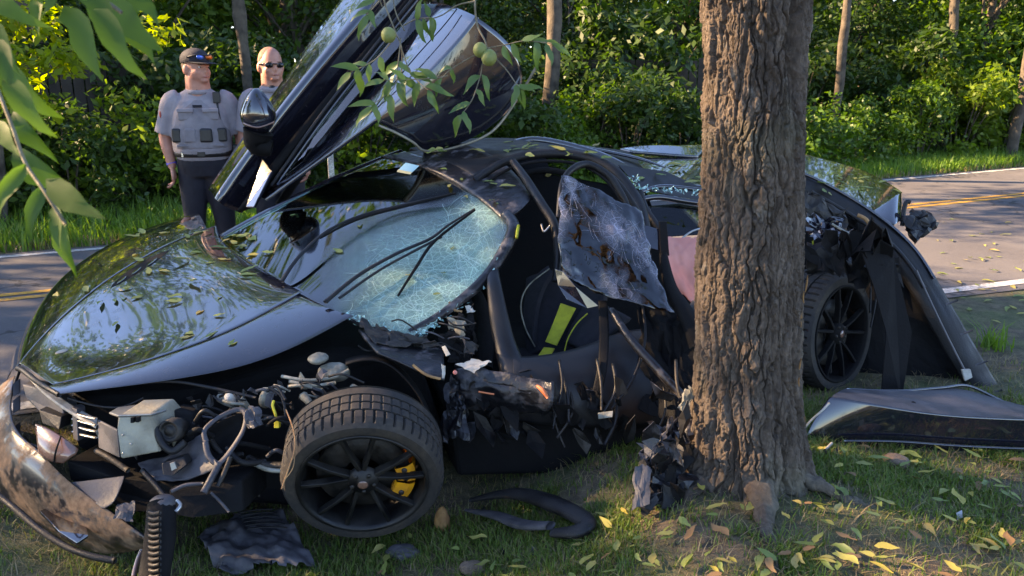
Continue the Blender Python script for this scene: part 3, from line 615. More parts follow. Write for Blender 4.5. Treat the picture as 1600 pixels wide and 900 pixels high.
surf('front_wing', BG, 'car_paint', nu=16, nv=60, u=(.871, 1), v=(.0, .98), flip=True, off=-1)['label'] = 'torn near front wing edge above the wheel'
# rolled bonnet lip at the nose, vent slot and badge
S = bsurf(BG, 60, 3, (.30, .985), (0, .02))[:, 0]
obj('bonnet_lip', *tube(S + np.array((0, 0, -.006)), .012, 8, 60), 'black_plastic', bonnet)
S = bsurf(BG, 40, 3, (.868, .868), (0.02, .97)); 
obj('shut_line', *tube(bsurf(BG, 3, 60, (.868, .868), (.01, .97))[0] + (0, 0, -.003), .005, 6, 60), 'matte_black', bonnet)
obj('shut_line', *tube(bsurf(BG, 3, 60, (.297, .297), (.01, .97))[0] + (0, 0, -.003), .005, 6, 60), 'matte_black', bonnet)
def sheet_on(G, u0, u1, v0, v1, name, mt, par, lift=.003, n=14, bow=.0):
    """inlay strip lying on a fair surface between two (u, v) ends"""
    c = [[None] * 2 for _ in range(n)]
    V = []
    for k in range(n):
        s = k / (n - 1); w = math.sin(math.pi * s) ** .6
        for side in (-1, 1):
            uu = u0 + (u1 - u0) * s + side * bow * w; vv = v0 + (v1 - v0) * s
            p = bsurf(G, 2, 2, (uu, uu), (vv, vv))[0, 0]; V.append(p + (0, -.001, lift))
    return obj(name, V, grid_faces(n, 2), mt, par, thick=.002)
sheet_on(BG, .345, .335, .42, .80, 'bonnet_vent', 'matte_black', bonnet, .004, 20, .022)
for k in range(3): sheet_on(BG, .35 + .003 * k, .345, .45 + .1 * k, .53 + .1 * k, 'vent_blade', 'car_paint', bonnet, .008, 8, .006)
sheet_on(BG, .52, .545, .075, .105, 'badge', 'bare_metal', bonnet, .005, 8, .018)
for u0 in (.46, .62): obj('crease', *tube(bsurf(BG, 3, 50, (u0, u0 + .04), (.2, .95))[1] + (0, 0, -.004), .007, 6, 50), 'car_paint', bonnet)
# ------------------------------------------------------------------ windscreen, pillars, roof
WG = [[(345, 372, 5.05), (410, 334, 5.25), (520, 276, 5.42), (630, 236, 5.5)],
      [(372, 402, 4.72), (450, 352, 4.98), (560, 292, 5.18), (665, 246, 5.3)],
      [(436, 442, 4.34), (520, 384, 4.66), (620, 316, 4.9), (715, 268, 5.05)],
      [(512, 482, 4.02), (600, 420, 4.3), (690, 345, 4.58), (764, 296, 4.74)],
      [(576, 512, 3.9), (660, 462, 4.08), (735, 392, 4.3), (796, 338, 4.46)],
      [(650, 528, 3.86), (706, 486, 3.98), (768, 424, 4.14), (802, 366, 4.28)]]
WGn = np.array([[at(*p) for p in r] for r in WG]); nu, nv = 70, 50
S = bsurf(WGn, nu, nv); U, V_ = np.meshgrid(np.linspace(0, 1, nu), np.linspace(0, 1, nv), indexing='ij')
def impact(u0, v0, w): return np.exp(-(((U - u0) ** 2 + (V_ - v0) ** 2) / w ** 2))
crk = np.clip(1.1 * impact(.88, .6, .2) + .9 * impact(.97, .2, .24) + .7 * impact(.74, .9, .14) + .55 * impact(.66, .45, .24) - .06, 0, 1)
S[..., 2] -= .05 * impact(.88, .58, .16) + .03 * impact(.75, .8, .12) + .012 * (fbm(U * 14, V_ * 14, 5) - .5) * crk
ws = obj('windscreen', S.reshape(-1, 3), grid_faces(nu, nv)[:, ::-1], 'windscreen_glass', CAR, thick=.005)
at_ = ws.data.attributes.new('crack', 'FLOAT', 'POINT'); at_.data.foreach_set('value', crk.ravel().astype(np.float32))
varied('crack_white', (.6, .8, .74), (.42, .66, .6), .5, 40)
def crack_lines(name, G, centres, par, seed, mt='crack_white', rad=.00045, lift=(-.0, -.005, .006)):
    g = np.random.default_rng(seed); parts = []
    def sub_(q): return np.array([np.einsum('i,j,ijk->k', bs_basis(G.shape[0], np.array([a]))[0], bs_basis(G.shape[1], np.array([b]))[0], G) for a, b in q]) + lift
    def add(q):
        q = [p for p in q if 0.01 < p[0] < .99 and .01 < p[1] < .99]
        if len(q) >= 3: parts.append(tube(sub_(q), rad * g.uniform(.5, 1.5), 3, cap=False))
    for u0, v0, nr, L in centres:
        angs = np.sort(g.uniform(0, 2 * math.pi, nr)); lens = L * g.uniform(.35, 1.0, nr)
        for a, l in zip(angs, lens):
            q = []; w = a
            for k in range(10):
                s = l * k / 9; w += g.normal() * .022; q.append((u0 + s * math.cos(w), v0 + s * 1.2 * math.sin(w)))
            add(q)
        for r_ in np.linspace(.03, L * .75, 9):
            for _ in range(3):
                a0 = g.uniform(0, 2 * math.pi); a1 = a0 + g.uniform(.25, .8); add([(u0 + r_ * (1 + .012 * g.normal()) * math.cos(a), v0 + 1.2 * r_ * (1 + .012 * g.normal()) * math.sin(a)) for a in np.linspace(a0, a1, 6)])
    return tagx(obj(name, *join(parts), mt, par), kind='stuff')
crack_lines('crack_web', WGn, ((.86, .62, 34, .36), (.93, .2, 26, .3), (.74, .88, 18, .22), (.8, .4, 14, .3)), ws, 5)
def ws_pt(u, v, lift=0.012): 
    p = bsurf(WGn, 2, 2, (u, u), (v, v))[0, 0]; return p + np.array((-.1, -.55, .8)) * lift
edge = [S[0, :], S[:, -1], S[-1, :]]
obj('a_pillar', *tube(S[0] + (-.01, .03, -.01), .034, 10, 40, .7), 'car_paint', CAR)['label'] = 'far windscreen pillar'
pipe('a_pillar', [(640, 520, 3.9), (700, 484, 3.98), (764, 428, 4.13), (802, 362, 4.28), (790, 335, 4.4)], [.02, .022, .03, .036, .03], 'scuffed_black')['label'] = 'crushed near windscreen pillar'
obj('screen_frit', *tube(S[:, 0] + (0, .0, -.008), .016, 8, 40, .5), 'matte_black', CAR)
# crushed rubber and crumbs along the lower near edge
g = np.random.default_rng(17); vv, ff = [], []
for k in range(420):
    t = g.random(); p = S[-1, int(t * (nv - 1))] if g.random() < .7 else S[int((.75 + .25 * t) * (nu - 1)), 0]
    c_ = p + g.normal(size=3) * (.014, .014, .012); vv.append(c_ + g.normal(size=(3, 3)) * .007); ff.append((3 * k, 3 * k + 1, 3 * k + 2))
tagx(obj('glass_crumbs', np.concatenate(vv), ff, 'glass_shards', CAR, False), kind='stuff')
# header panel folded back over the near corner
surf('roof_header', [[(596, 246, 5.5), (650, 238, 5.45), (720, 226, 5.4)], [(690, 262, 5.1), (730, 258, 5.1), (770, 240, 5.2)], [(735, 296, 4.78), (768, 284, 4.78), (806, 262, 4.95)], [(786, 344, 4.42), (815, 330, 4.42), (830, 312, 4.6)]], 'scuffed_black', nu=24, nv=14, th=.02)
surf('roof_panel', [[(640, 234, 5.55), (700, 219, 5.7), (790, 214, 5.85), (880, 224, 5.95), (980, 238, 6.0)], [(700, 250, 5.2), (750, 232, 5.35), (820, 222, 5.5), (900, 232, 5.6), (1000, 252, 5.7)], [(742, 276, 4.9), (792, 246, 5.05), (850, 236, 5.15), (930, 248, 5.25), (1010, 280, 5.3)]], 'carbon_tub', nu=30, nv=40, th=.02)
pipe('roof_rail', [(742, 282, 4.85), (790, 252, 4.9), (850, 240, 4.95), (915, 246, 4.95), (960, 268, 4.9), (990, 305, 4.8), (1003, 335, 4.7), (1012, 380, 4.6)], [.022, .026, .028, .03, .034, .036, .034, .03], 'black_plastic', n=50)
pipe('roof_rail', [(805, 224, 5.75), (835, 219, 5.75), (880, 226, 5.7), (940, 244, 5.6), (985, 268, 5.45), (1000, 288, 5.3)], .028, 'car_paint', n=40)['label'] = 'arched far roof rail'
pipe('seal_strip', [(750, 292, 4.8), (800, 262, 4.84), (850, 252, 4.88), (905, 257, 4.88), (945, 280, 4.82), (975, 320, 4.7)], .009, 'matte_black', n=40)
pipe('door_strut', [(801, 252, 4.85), (822, 280, 4.7), (846, 318, 4.55), (866, 352, 4.45), (872, 395, 4.4), (868, 440, 4.35)], [.022, .024, .025, .025, .024, .02], 'black_plastic', n=30)
pipe('inner_hoop', [(800, 300, 5.0), (815, 275, 5.1), (850, 266, 5.1), (890, 272, 5.1)], .02, 'matte_black')
block('cabin_bulkhead', [(770, 275, 5.35), (790, 262, 5.35), (1010, 300, 5.3), (1080, 480, 5.2), (1080, 600, 5.1), (760, 600, 5.1)], .08, 'matte_black', vec=(0, 1, 0))  # bulkhead, widened as a dark sheet for the shade inside the cabin
block('cabin_floor', [(600, 560, 4.5), (1080, 560, 4.5), (1090, 640, 4.2), (640, 640, 4.1)], .1, 'matte_black', vec=(0, .3, -1))
block('dashboard', [(470, 470, 4.75), (600, 440, 4.7), (720, 470, 4.5), (770, 500, 4.45), (770, 560, 4.4), (560, 560, 4.35)], .3, 'matte_black', bev=.03)
surf('far_door_sill', [[(420, 372, 5.75), (560, 300, 5.9), (700, 256, 6.05), (850, 244, 6.2)], [(430, 420, 5.7), (580, 400, 5.9), (720, 380, 6.0), (900, 380, 6.1)]], 'matte_black', nu=6, nv=12, th=.05)
fl_ = [at(470, 420, 5.6), at(1080, 385, 6.0)]
obj('far_light_blocker', *join([box(((fl_[0] + fl_[1]) / 2) * (1, 1, 0) + (0, 0, .24), (fl_[1] - fl_[0]) * (1, 1, 0) / np.linalg.norm((fl_[1] - fl_[0])[:2]), np.cross(Z3, (fl_[1] - fl_[0]) * (1, 1, 0) / np.linalg.norm((fl_[1] - fl_[0])[:2])), Z3, (np.linalg.norm((fl_[1] - fl_[0])[:2]), .14, .42))]), 'matte_black', CAR, False, bevel=.02)  # box added to block light coming in under the car from behind
# wipers
def wiper(pts, r):
    W_ = obj('wiper', *tube(np.array([ws_pt(u, v, l) for u, v, l in pts]), r, 7, 40, .7), 'black_plastic', CAR); return W_
def pipew(pts, r, par=CAR, nm='wiper'): return pipe(nm, pts, r, 'black_plastic', par, 7, 40, .75)
w1 = pipew([(440, 440, 4.28), (468, 400, 4.42), (510, 362, 4.6), (560, 338, 4.72), (620, 322, 4.78), (706, 303, 4.72)], [.012, .011, .01, .009, .008, .006])
pipe('wiper_blade', [(500, 372, 4.55), (560, 342, 4.7), (640, 320, 4.74), (712, 302, 4.7)], [.006, .009, .01, .006], 'matte_black', w1, n=20)
w2 = pipew([(508, 472, 3.98), (560, 430, 4.12), (620, 396, 4.26), (672, 373, 4.36), (700, 352, 4.4), (742, 326, 4.42)], [.013, .012, .011, .01, .008, .006])
pipe('wiper_blade', [(530, 466, 3.96), (590, 424, 4.12), (640, 396, 4.24), (690, 370, 4.34)], .007, 'black_plastic', w2, n=20)
pipe('wiper_blade', [(622, 462, 4.06), (650, 418, 4.18), (680, 376, 4.3), (742, 328, 4.42)], [.006, .008, .008, .006], 'matte_black', w2, n=20)
obj('registration_sticker', A([(620, 268, 5.2), (634, 254, 5.24), (655, 259, 5.2), (641, 272, 5.16)]), [(0, 1, 2, 3)], 'sticker', ws, False, thick=.001)
obj('registration_sticker', A([(620, 268.6, 5.195), (622, 265, 5.2), (644, 269, 5.155), (641, 272.6, 5.15)]), [(0, 1, 2, 3)], 'sticker_band', ws, False, thick=.001)
# ------------------------------------------------------------------ near side: post, sill, seat, crushed door
pipe('hinge_post', [(770, 420, 4.15), (772, 445, 4.06), (778, 485, 3.99), (787, 530, 3.92), (798, 566, 3.86), (812, 592, 3.8)], [.028, .036, .044, .05, .06, .085], 'carbon_tub', n=40, flat=.6, seg=12)
pipe('hinge_post', [(735, 440, 4.4), (752, 480, 4.3), (758, 530, 4.2), (756, 575, 4.1)], [.03, .04, .045, .045], 'matte_black', n=30, flat=.6, seg=12)['label'] = 'inner post beside the dashboard'
surf('side_sill', [[(800, 560, 3.85), (880, 560, 3.95), (960, 520, 4.1), (1010, 512, 4.2), (1085, 520, 4.3)], [(806, 588, 3.72), (870, 588, 3.78), (950, 548, 3.9), (1010, 534, 4.0), (1085, 545, 4.1)], [(800, 610, 3.7), (870, 618, 3.72), (950, 606, 3.78), (1020, 600, 3.85), (1085, 610, 3.92)], [(760, 650, 3.8), (870, 668, 3.8), (960, 668, 3.85), (1020, 664, 3.9), (1085, 668, 3.95)]], 'carbon_tub', nu=24, nv=40, th=.02)
surf('torn_sill_tip', [[(712, 575, 3.78), (770, 580, 3.72), (830, 588, 3.66), (865, 602, 3.62)], [(716, 596, 3.74), (770, 600, 3.68), (828, 606, 3.62), (868, 618, 3.58)], [(722, 612, 3.74), (770, 614, 3.7), (816, 622, 3.64), (862, 640, 3.58)], [(712, 640, 3.85), (740, 640, 3.8), (800, 640, 3.75), (850, 642, 3.7)]], 'scuffed_black', nu=24, nv=30, th=.012, dent=.025, seed=4)
crumple('sill_insulation', [(714, 572, 3.72), (738, 560, 3.76), (766, 566, 3.74), (740, 582, 3.68)], 'white_foam', amp=.014, seed=3, n=10)
pipe('orange_bracket', [(838, 602, 3.58), (848, 610, 3.56), (856, 622, 3.55)], [.006, .011, .006], 'orange_plastic', n=8)
pipe('orange_wire', [(748, 612, 3.66), (765, 615, 3.64), (772, 616, 3.64)], .004, 'orange_plastic', n=8)
block('underbody_shade', [(700, 640, 3.86), (1080, 640, 3.95), (1080, 735, 3.98), (715, 745, 3.92)], 1.4, 'matte_black', vec=(-.3, .95, .02), bev=.02)  # black floor, lowered to stand in for the shadow under the car
seat = surf('seat_back', [[(822, 440, 4.66), (858, 420, 4.72), (900, 424, 4.72), (945, 440, 4.6)], [(818, 490, 4.5), (850, 470, 4.62), (905, 466, 4.62), (950, 480, 4.48)], [(822, 530, 4.42), (846, 530, 4.52), (888, 536, 4.5), (940, 530, 4.36)], [(836, 552, 4.36), (846, 562, 4.44), (870, 566, 4.42), (930, 556, 4.3)]], 'seat_fabric', nu=20, nv=20, th=.06)
surf('seat_bolster', [[(824, 520, 4.44), (812, 470, 4.5), (824, 440, 4.56), (858, 418, 4.6)], [(836, 540, 4.36), (836, 480, 4.42), (846, 450, 4.48), (864, 428, 4.54)]], 'seat_fabric', seat, 14, 20, .03)
pipe('seat_piping', [(836, 542, 4.33), (820, 510, 4.36), (814, 475, 4.4), (826, 446, 4.45), (858, 420, 4.5)], .004, 'cast_metal', seat, 6, 30)
surf('seat_bolster', [[(884, 536, 4.34), (902, 490, 4.44), (925, 470, 4.5)], [(905, 545, 4.2), (930, 505, 4.24), (960, 485, 4.3)], [(930, 550, 4.18), (960, 515, 4.22), (985, 500, 4.3)]], 'seat_fabric', seat, 14, 16, .03)
pipe('seat_piping', [(882, 550, 4.26), (888, 528, 4.28), (902, 505, 4.31), (918, 490, 4.35)], .004, 'yellow_fabric', seat, 6, 24)
surf('seat_cushion', [[(790, 552, 4.5), (850, 556, 4.5), (900, 560, 4.4)], [(800, 590, 4.2), (840, 592, 4.2), (890, 592, 4.15)]], 'seat_fabric', seat, 12, 14, .1)
S2 = [[(876, 474, 4.42), (866, 502, 4.38), (852, 534, 4.33)], [(900, 482, 4.40), (886, 508, 4.36), (870, 540, 4.31)]]
surf('seat_stripe', S2, 'yellow_fabric', seat, 6, 16, .006)
surf('seat_stripe', [[(850, 543, 4.31), (840, 558, 4.24), (832, 568, 4.18)], [(867, 545, 4.29), (858, 558, 4.22), (848, 572, 4.16)]], 'yellow_fabric', seat, 6, 10, .006)
# crushed near door window and its surround
DW = np.array([[at(*p) for p in r] for r in [[(878, 272, 4.2), (920, 290, 4.22), (965, 310, 4.24), (1004, 330, 4.26)], [(870, 335, 4.12), (925, 352, 4.1), (980, 368, 4.12), (1010, 385, 4.16)], [(872, 400, 4.06), (930, 408, 4.02), (990, 420, 4.02), (1028, 440, 4.05)], [(882, 430, 4.06), (930, 464, 3.98), (995, 474, 3.95), (1052, 490, 3.96)]]])
nu, nv = 40, 40; S3 = bsurf(DW, nu, nv); U, V_ = np.meshgrid(np.linspace(0, 1, nu), np.linspace(0, 1, nv), indexing='ij')
S3 += (np.stack([fbm(U * 9, V_ * 9, s) for s in (1, 2, 3)], -1) - .47) * .03
dw = obj('door_window', S3.reshape(-1, 3), grid_faces(nu, nv)[:, ::-1], 'dark_glass', CAR, thick=.006)
cr = 1.25 * np.clip(.85 * impact(.1, .1, .22) + 1.0 * impact(.3, .62, .2) + .8 * impact(.5, .9, .16) + .7 * impact(.9, .55, .18) + .7 * np.exp(-(V_ / .07) ** 2) + .5 * np.exp(-((1 - V_) / .06) ** 2) - .12, 0, 1) * sstep(fbm(U * 6 + V_ * 3, V_ * 12 - U * 5, 8), .3, .62)
at_ = dw.data.attributes.new('crack', 'FLOAT', 'POINT'); at_.data.foreach_set('value', cr.ravel().astype(np.float32))
crack_lines('crack_web', DW, ((.12, .12, 16, .3), (.35, .62, 20, .36), (.55, .92, 12, .22), (.9, .5, 10, .2)), dw, 6, 'pale_scratch', .0004, (0, -.022, .01))
pipe('window_surround', [(872, 340, 4.14), (878, 290, 4.2), (892, 266, 4.24), (918, 257, 4.3), (950, 274, 4.3), (972, 305, 4.28), (982, 325, 4.26)], [.012, .016, .018, .02, .02, .018, .012], 'black_plastic', dw, n=40)
pipe('window_surround', [(935, 262, 4.4), (965, 285, 4.4), (990, 320, 4.36), (1003, 345, 4.32)], .016, 'black_plastic', dw, n=30)
plate('window_backing', [(888, 300, 4.3), (1000, 345, 4.35), (1035, 478, 4.1), (930, 458, 4.08), (880, 418, 4.14)], 'matte_black', dw, .01)
plate('door_fragment', [(867, 420, 4.02), (880, 424, 4.0), (900, 448, 3.98), (936, 478, 3.97), (918, 482, 3.98), (886, 468, 4.0), (872, 446, 4.02)], 'car_paint')
plate('door_fragment', [(998, 350, 4.3), (1030, 358, 4.3), (1042, 375, 4.28), (1030, 392, 4.26), (1004, 385, 4.26)], 'car_paint')['label'] = 'bent painted door corner'
block('door_frame', [(1030, 346, 4.28), (1042, 346, 4.28), (1046, 400, 4.22), (1032, 398, 4.22)], .06, 'matte_black')
pipe('door_beam', [(1036, 395, 4.2), (1048, 450, 4.1), (1078, 500, 4.0), (1095, 540, 3.95)], [.02, .035, .05, .06], 'matte_black', n=16, flat=.6)
pipe('door_beam', [(955, 484, 4.0), (985, 530, 3.88), (1030, 580, 3.8), (1072, 625, 3.75)], [.016, .02, .022, .02], 'scuffed_black', n=16)
pipe('seat_belt', [(942, 470, 4.05), (944, 530, 3.9), (940, 580, 3.78), (926, 640, 3.74)], .022, 'matte_black', n=20, flat=.12)
pipe('hose', [(1004, 480, 4.1), (1008, 530, 3.95), (990, 590, 3.8), (955, 640, 3.72)], .007, 'black_plastic', n=20)
crumple('door_skin', [(1000, 470, 4.1), (1085, 500, 4.05), (1090, 680, 3.75), (1010, 640, 3.85)], 'matte_black', amp=.06, seed=7)
plate('sill_bracket', [(934, 645, 3.66), (958, 642, 3.66), (957, 652, 3.65), (935, 655, 3.65)], 'cast_metal')
pipe('door_latch', [(846, 350, 4.44), (850, 362, 4.42), (860, 352, 4.42)], .006, 'bare_metal', n=10)
pipe('yellow_tag', [(810, 352, 4.25), (807, 372, 4.22)], .008, 'yellow_fabric')
# airbag
ab = surf('airbag', [[(1038, 372, 4.4), (1065, 368, 4.5), (1100, 374, 4.5), (1130, 372, 4.5)], [(1036, 400, 4.28), (1068, 395, 4.35), (1082, 400, 4.45), (1130, 396, 4.3)], [(1046, 440, 4.26), (1070, 430, 4.3), (1088, 438, 4.42), (1130, 440, 4.28)], [(1080, 470, 4.32), (1090, 468, 4.36), (1100, 470, 4.4), (1130, 472, 4.4)]], 'pink_airbag', nu=26, nv=26, th=.006, dent=.03, seed=12)
# ------------------------------------------------------------------ rear half
surf('engine_cover', [[(985, 232, 6.3), (1070, 224, 6.4), (1180, 228, 6.5), (1290, 246, 6.5), (1370, 272, 6.4), (1408, 300, 6.25)], [(960, 248, 5.8), (1060, 250, 5.9), (1180, 258, 5.95), (1290, 278, 5.95), (1370, 300, 5.9), (1404, 322, 5.85)], [(1000, 280, 5.3), (1080, 290, 5.35), (1180, 300, 5.4), (1280, 315, 5.4), (1350, 335, 5.4), (1392, 350, 5.4)]], 'car_paint', nu=40, nv=50, th=.006, flip=True)
surf('rear_spoiler', [[(968, 234, 6.05), (1010, 226, 6.1), (1060, 226, 6.15), (1100, 236, 6.15)], [(985, 238, 5.95), (1015, 240, 5.95), (1050, 244, 5.95), (1090, 246, 6.0)]], 'car_paint', nu=12, nv=24, th=.02)
pipe('roof_fin', [(895, 226, 5.7), (945, 236, 5.65), (1000, 248, 5.6), (1040, 262, 5.5)], [.012, .03, .03, .012], 'car_paint', n=24, flat=.4)
plate('rear_screen', [(966, 258, 5.25), (1040, 268, 5.3), (1092, 292, 5.25), (1110, 300, 5.2), (1110, 318, 5.05), (1000, 296, 5.05)], 'carbon_tub')
pipe('rear_frame', [(1002, 300, 5.0), (1030, 292, 5.05), (1070, 294, 5.05), (1130, 302, 5.05)], .014, 'car_paint', n=20)
pipe('rear_frame', [(1000, 312, 4.95), (1030, 308, 4.98), (1070, 314, 5.0), (1130, 322, 5.0)], .018, 'car_paint', n=20)['label'] = 'bright blue edged rear window frame'
pipe('rear_frame', [(1000, 300, 4.98), (1008, 325, 4.9), (1024, 350, 4.8), (1040, 372, 4.7)], .022, 'black_plastic', n=20)
plate('quarter_window', [(1014, 322, 4.98), (1060, 318, 5.02), (1110, 326, 5.02), (1110, 366, 4.92), (1040, 370, 4.85), (1022, 345, 4.92)], 'window_glass', th=.005)
pipe('chrome_trim', [(1064, 374, 4.75), (1080, 362, 4.78), (1100, 356, 4.8), (1120, 354, 4.8)], .006, 'bare_metal', n=12)
g = np.random.default_rng(19); vv, ff = [], []
for k in range(160):
    t = g.random(); p = at(985 + 25 * t, 275 + 35 * t, 5.0) if g.random() < .4 else at(1000 + 110 * t, 294 + 8 * t, 5.0)
    vv.append(p + g.normal(size=3) * (.012, .012, .01) + g.normal(size=(3, 3)) * .008); ff.append((3 * k, 3 * k + 1, 3 * k + 2))
tagx(obj('glass_crumbs', np.concatenate(vv), ff, 'glass_shards', CAR, False), kind='stuff')
# rear wing rail: long bow from the trunk down to the ground
RB = [(1225, 268, 5.0), (1268, 284, 4.98), (1330, 318, 4.95), (1385, 356, 4.9), (1425, 395, 4.85), (1455, 440, 4.8), (1490, 505, 4.75), (1525, 565, 4.72), (1560, 622, 4.7)]
surf('rear_wing_rail', [[(x + 6, y - 6, d + .03) for x, y, d in RB], [(x - 3, y + 1, d - .015) for x, y, d in RB], [(x - 14, y + 10, d - .02) for x, y, d in RB], [(x - 26, y + 22, d + .02) for x, y, d in RB]], 'black_plastic', nu=14, nv=60, th=.02, dent=.012, seed=2)
pipe('rear_wing_edge', [(1268, 300, 4.9), (1330, 336, 4.87), (1385, 374, 4.82), (1420, 412, 4.77), (1444, 450, 4.72)], .012, 'black_plastic', n=40)
pipe('rail_highlight', [(x + 5, y - 5, d + .0) for x, y, d in RB[:6]], .01, 'car_paint', n=40)
for k in range(30):
    x0 = 1262 + 135 * random.random(); y0 = 372 + 60 * random.random() + max(0, x0 - 1380) * .9; d0 = 4.3 + .1 * random.random(); s_ = 16 + 26 * random.random()
    shard('torn_layer', x0, y0, d0 + .14, s_ * .9, ('matte_black', 'black_plastic', 'matte_black', 'matte_black', 'black_plastic')[k % 5], seed=400 + k)
plate('wheel_shade_flap', [(1345, 392, 4.42), (1396, 400, 4.45), (1424, 520, 4.4), (1408, 632, 4.35), (1376, 622, 4.34), (1384, 520, 4.36), (1364, 446, 4.38)], 'matte_black', th=.008)  # black flap added to darken the right side of the rear wheel
pipe('grey_stay', [(1432, 422, 4.6), (1450, 462, 4.58), (1480, 525, 4.55), (1508, 580, 4.53)], [.009, .008, .009, .01], 'grey_plastic', n=24, flat=.5)
block('stay_bracket', [(1503, 578, 4.5), (1517, 577, 4.5), (1520, 590, 4.5), (1508, 596, 4.5)], .02, 'white_foam')
for px, py in ((1487, 472), (1510, 519), (1533, 567), (1556, 612)): pipe('rail_clip', [(px - 9, py + 4, 4.62), (px + 10, py - 3, 4.6)], .006, 'grey_plastic', n=4)
surf('rear_bumper_corner', [[(1362, 330, 5.3), (1385, 318, 5.3), (1402, 302, 5.35), (1408, 300, 5.5)], [(1378, 342, 5.15), (1392, 336, 5.15), (1404, 325, 5.2), (1409, 318, 5.4)], [(1396, 352, 5.1), (1400, 350, 5.1), (1406, 346, 5.15), (1408, 340, 5.3)]], 'car_paint', nu=14, nv=14, th=.01, flip=True)
crumple('rear_bumper_remnant', [(1408, 345, 5.2), (1440, 326, 5.35), (1460, 352, 5.3), (1430, 374, 5.15)], 'black_plastic', amp=.06, seed=15, th=.03)
pipe('exhaust_bracket', [(1410, 352, 5.2), (1412, 330, 5.22), (1416, 316, 5.22), (1422, 316, 5.22)], .014, 'black_plastic', n=12)
surf('inner_arch', [[(1262, 384, 4.75), (1310, 372, 4.85), (1360, 378, 4.9), (1395, 400, 4.9)], [(1262, 402, 4.6), (1310, 392, 4.66), (1350, 402, 4.7), (1384, 425, 4.7)], [(1262, 430, 4.75), (1300, 428, 4.75), (1345, 436, 4.75), (1382, 450, 4.75)]], 'carbon_tub', nu=18, nv=24, th=.008, dent=.05, seed=31)
crumple('buckled_panel', [(1255, 295, 4.85), (1320, 330, 4.85), (1330, 375, 4.8), (1255, 350, 4.8)], 'dark_metal', amp=.05, seed=21, th=.004)
crumple('buckled_panel', [(1262, 340, 4.75), (1312, 342, 4.75), (1330, 368, 4.7), (1270, 378, 4.7)], 'car_paint', amp=.06, seed=25, th=.004)
crumple('buckled_panel', [(1310, 335, 4.9), (1385, 370, 4.9), (1395, 420, 4.9), (1330, 385, 4.9)], 'matte_black', amp=.06, seed=26, th=.006)
crumple('rear_liner', [(1350, 360, 5.0), (1440, 425, 4.9), (1548, 622, 4.8), (1340, 640, 4.9)], 'matte_black', amp=.03, seed=28, th=.01)
crumple('rear_liner', [(1230, 330, 5.3), (1400, 380, 5.3), (1470, 620, 5.1), (1230, 640, 5.1)], 'matte_black', amp=.05, seed=29, th=.01)
pipe('cable', [(1362, 352, 4.85), (1382, 362, 4.82), (1392, 385, 4.8), (1390, 398, 4.8)], .012, 'black_plastic', n=16)
pipe('cable', [(1300, 350, 4.7), (1320, 362, 4.68), (1335, 370, 4.68)], .007, 'cast_metal', n=12)
pipe('amber_lamp', [(1340, 336, 4.8), (1352, 342, 4.78), (1358, 350, 4.78)], .012, 'straw', n=8)
for k in range(9):
    x0 = 1270 + 120 * random.random(); y0 = 400 + 150 * random.random()
    pipe('cable', [(x0, y0, 4.85), (x0 + 20 * random.random(), y0 + 30, 4.82), (x0 - 12 + 20 * random.random(), y0 + 75, 4.8)], .006, ('black_plastic', 'dark_metal')[k % 2], n=10)
def gp(px, py, lift=0.0):
    """the spot of the ground seen at px, py, raised by lift"""
    z = 0.0
    for _ in range(25):
        p = on_plane(px, py, z); z = .5 * z + .5 * float(gz(p[0], p[1]))
    p = on_plane(px, py, z); p[2] += lift; return p
def gd(px, py): 
    p = gp(px, py); return p[1] * CP + (CAM_H - p[2]) * SP
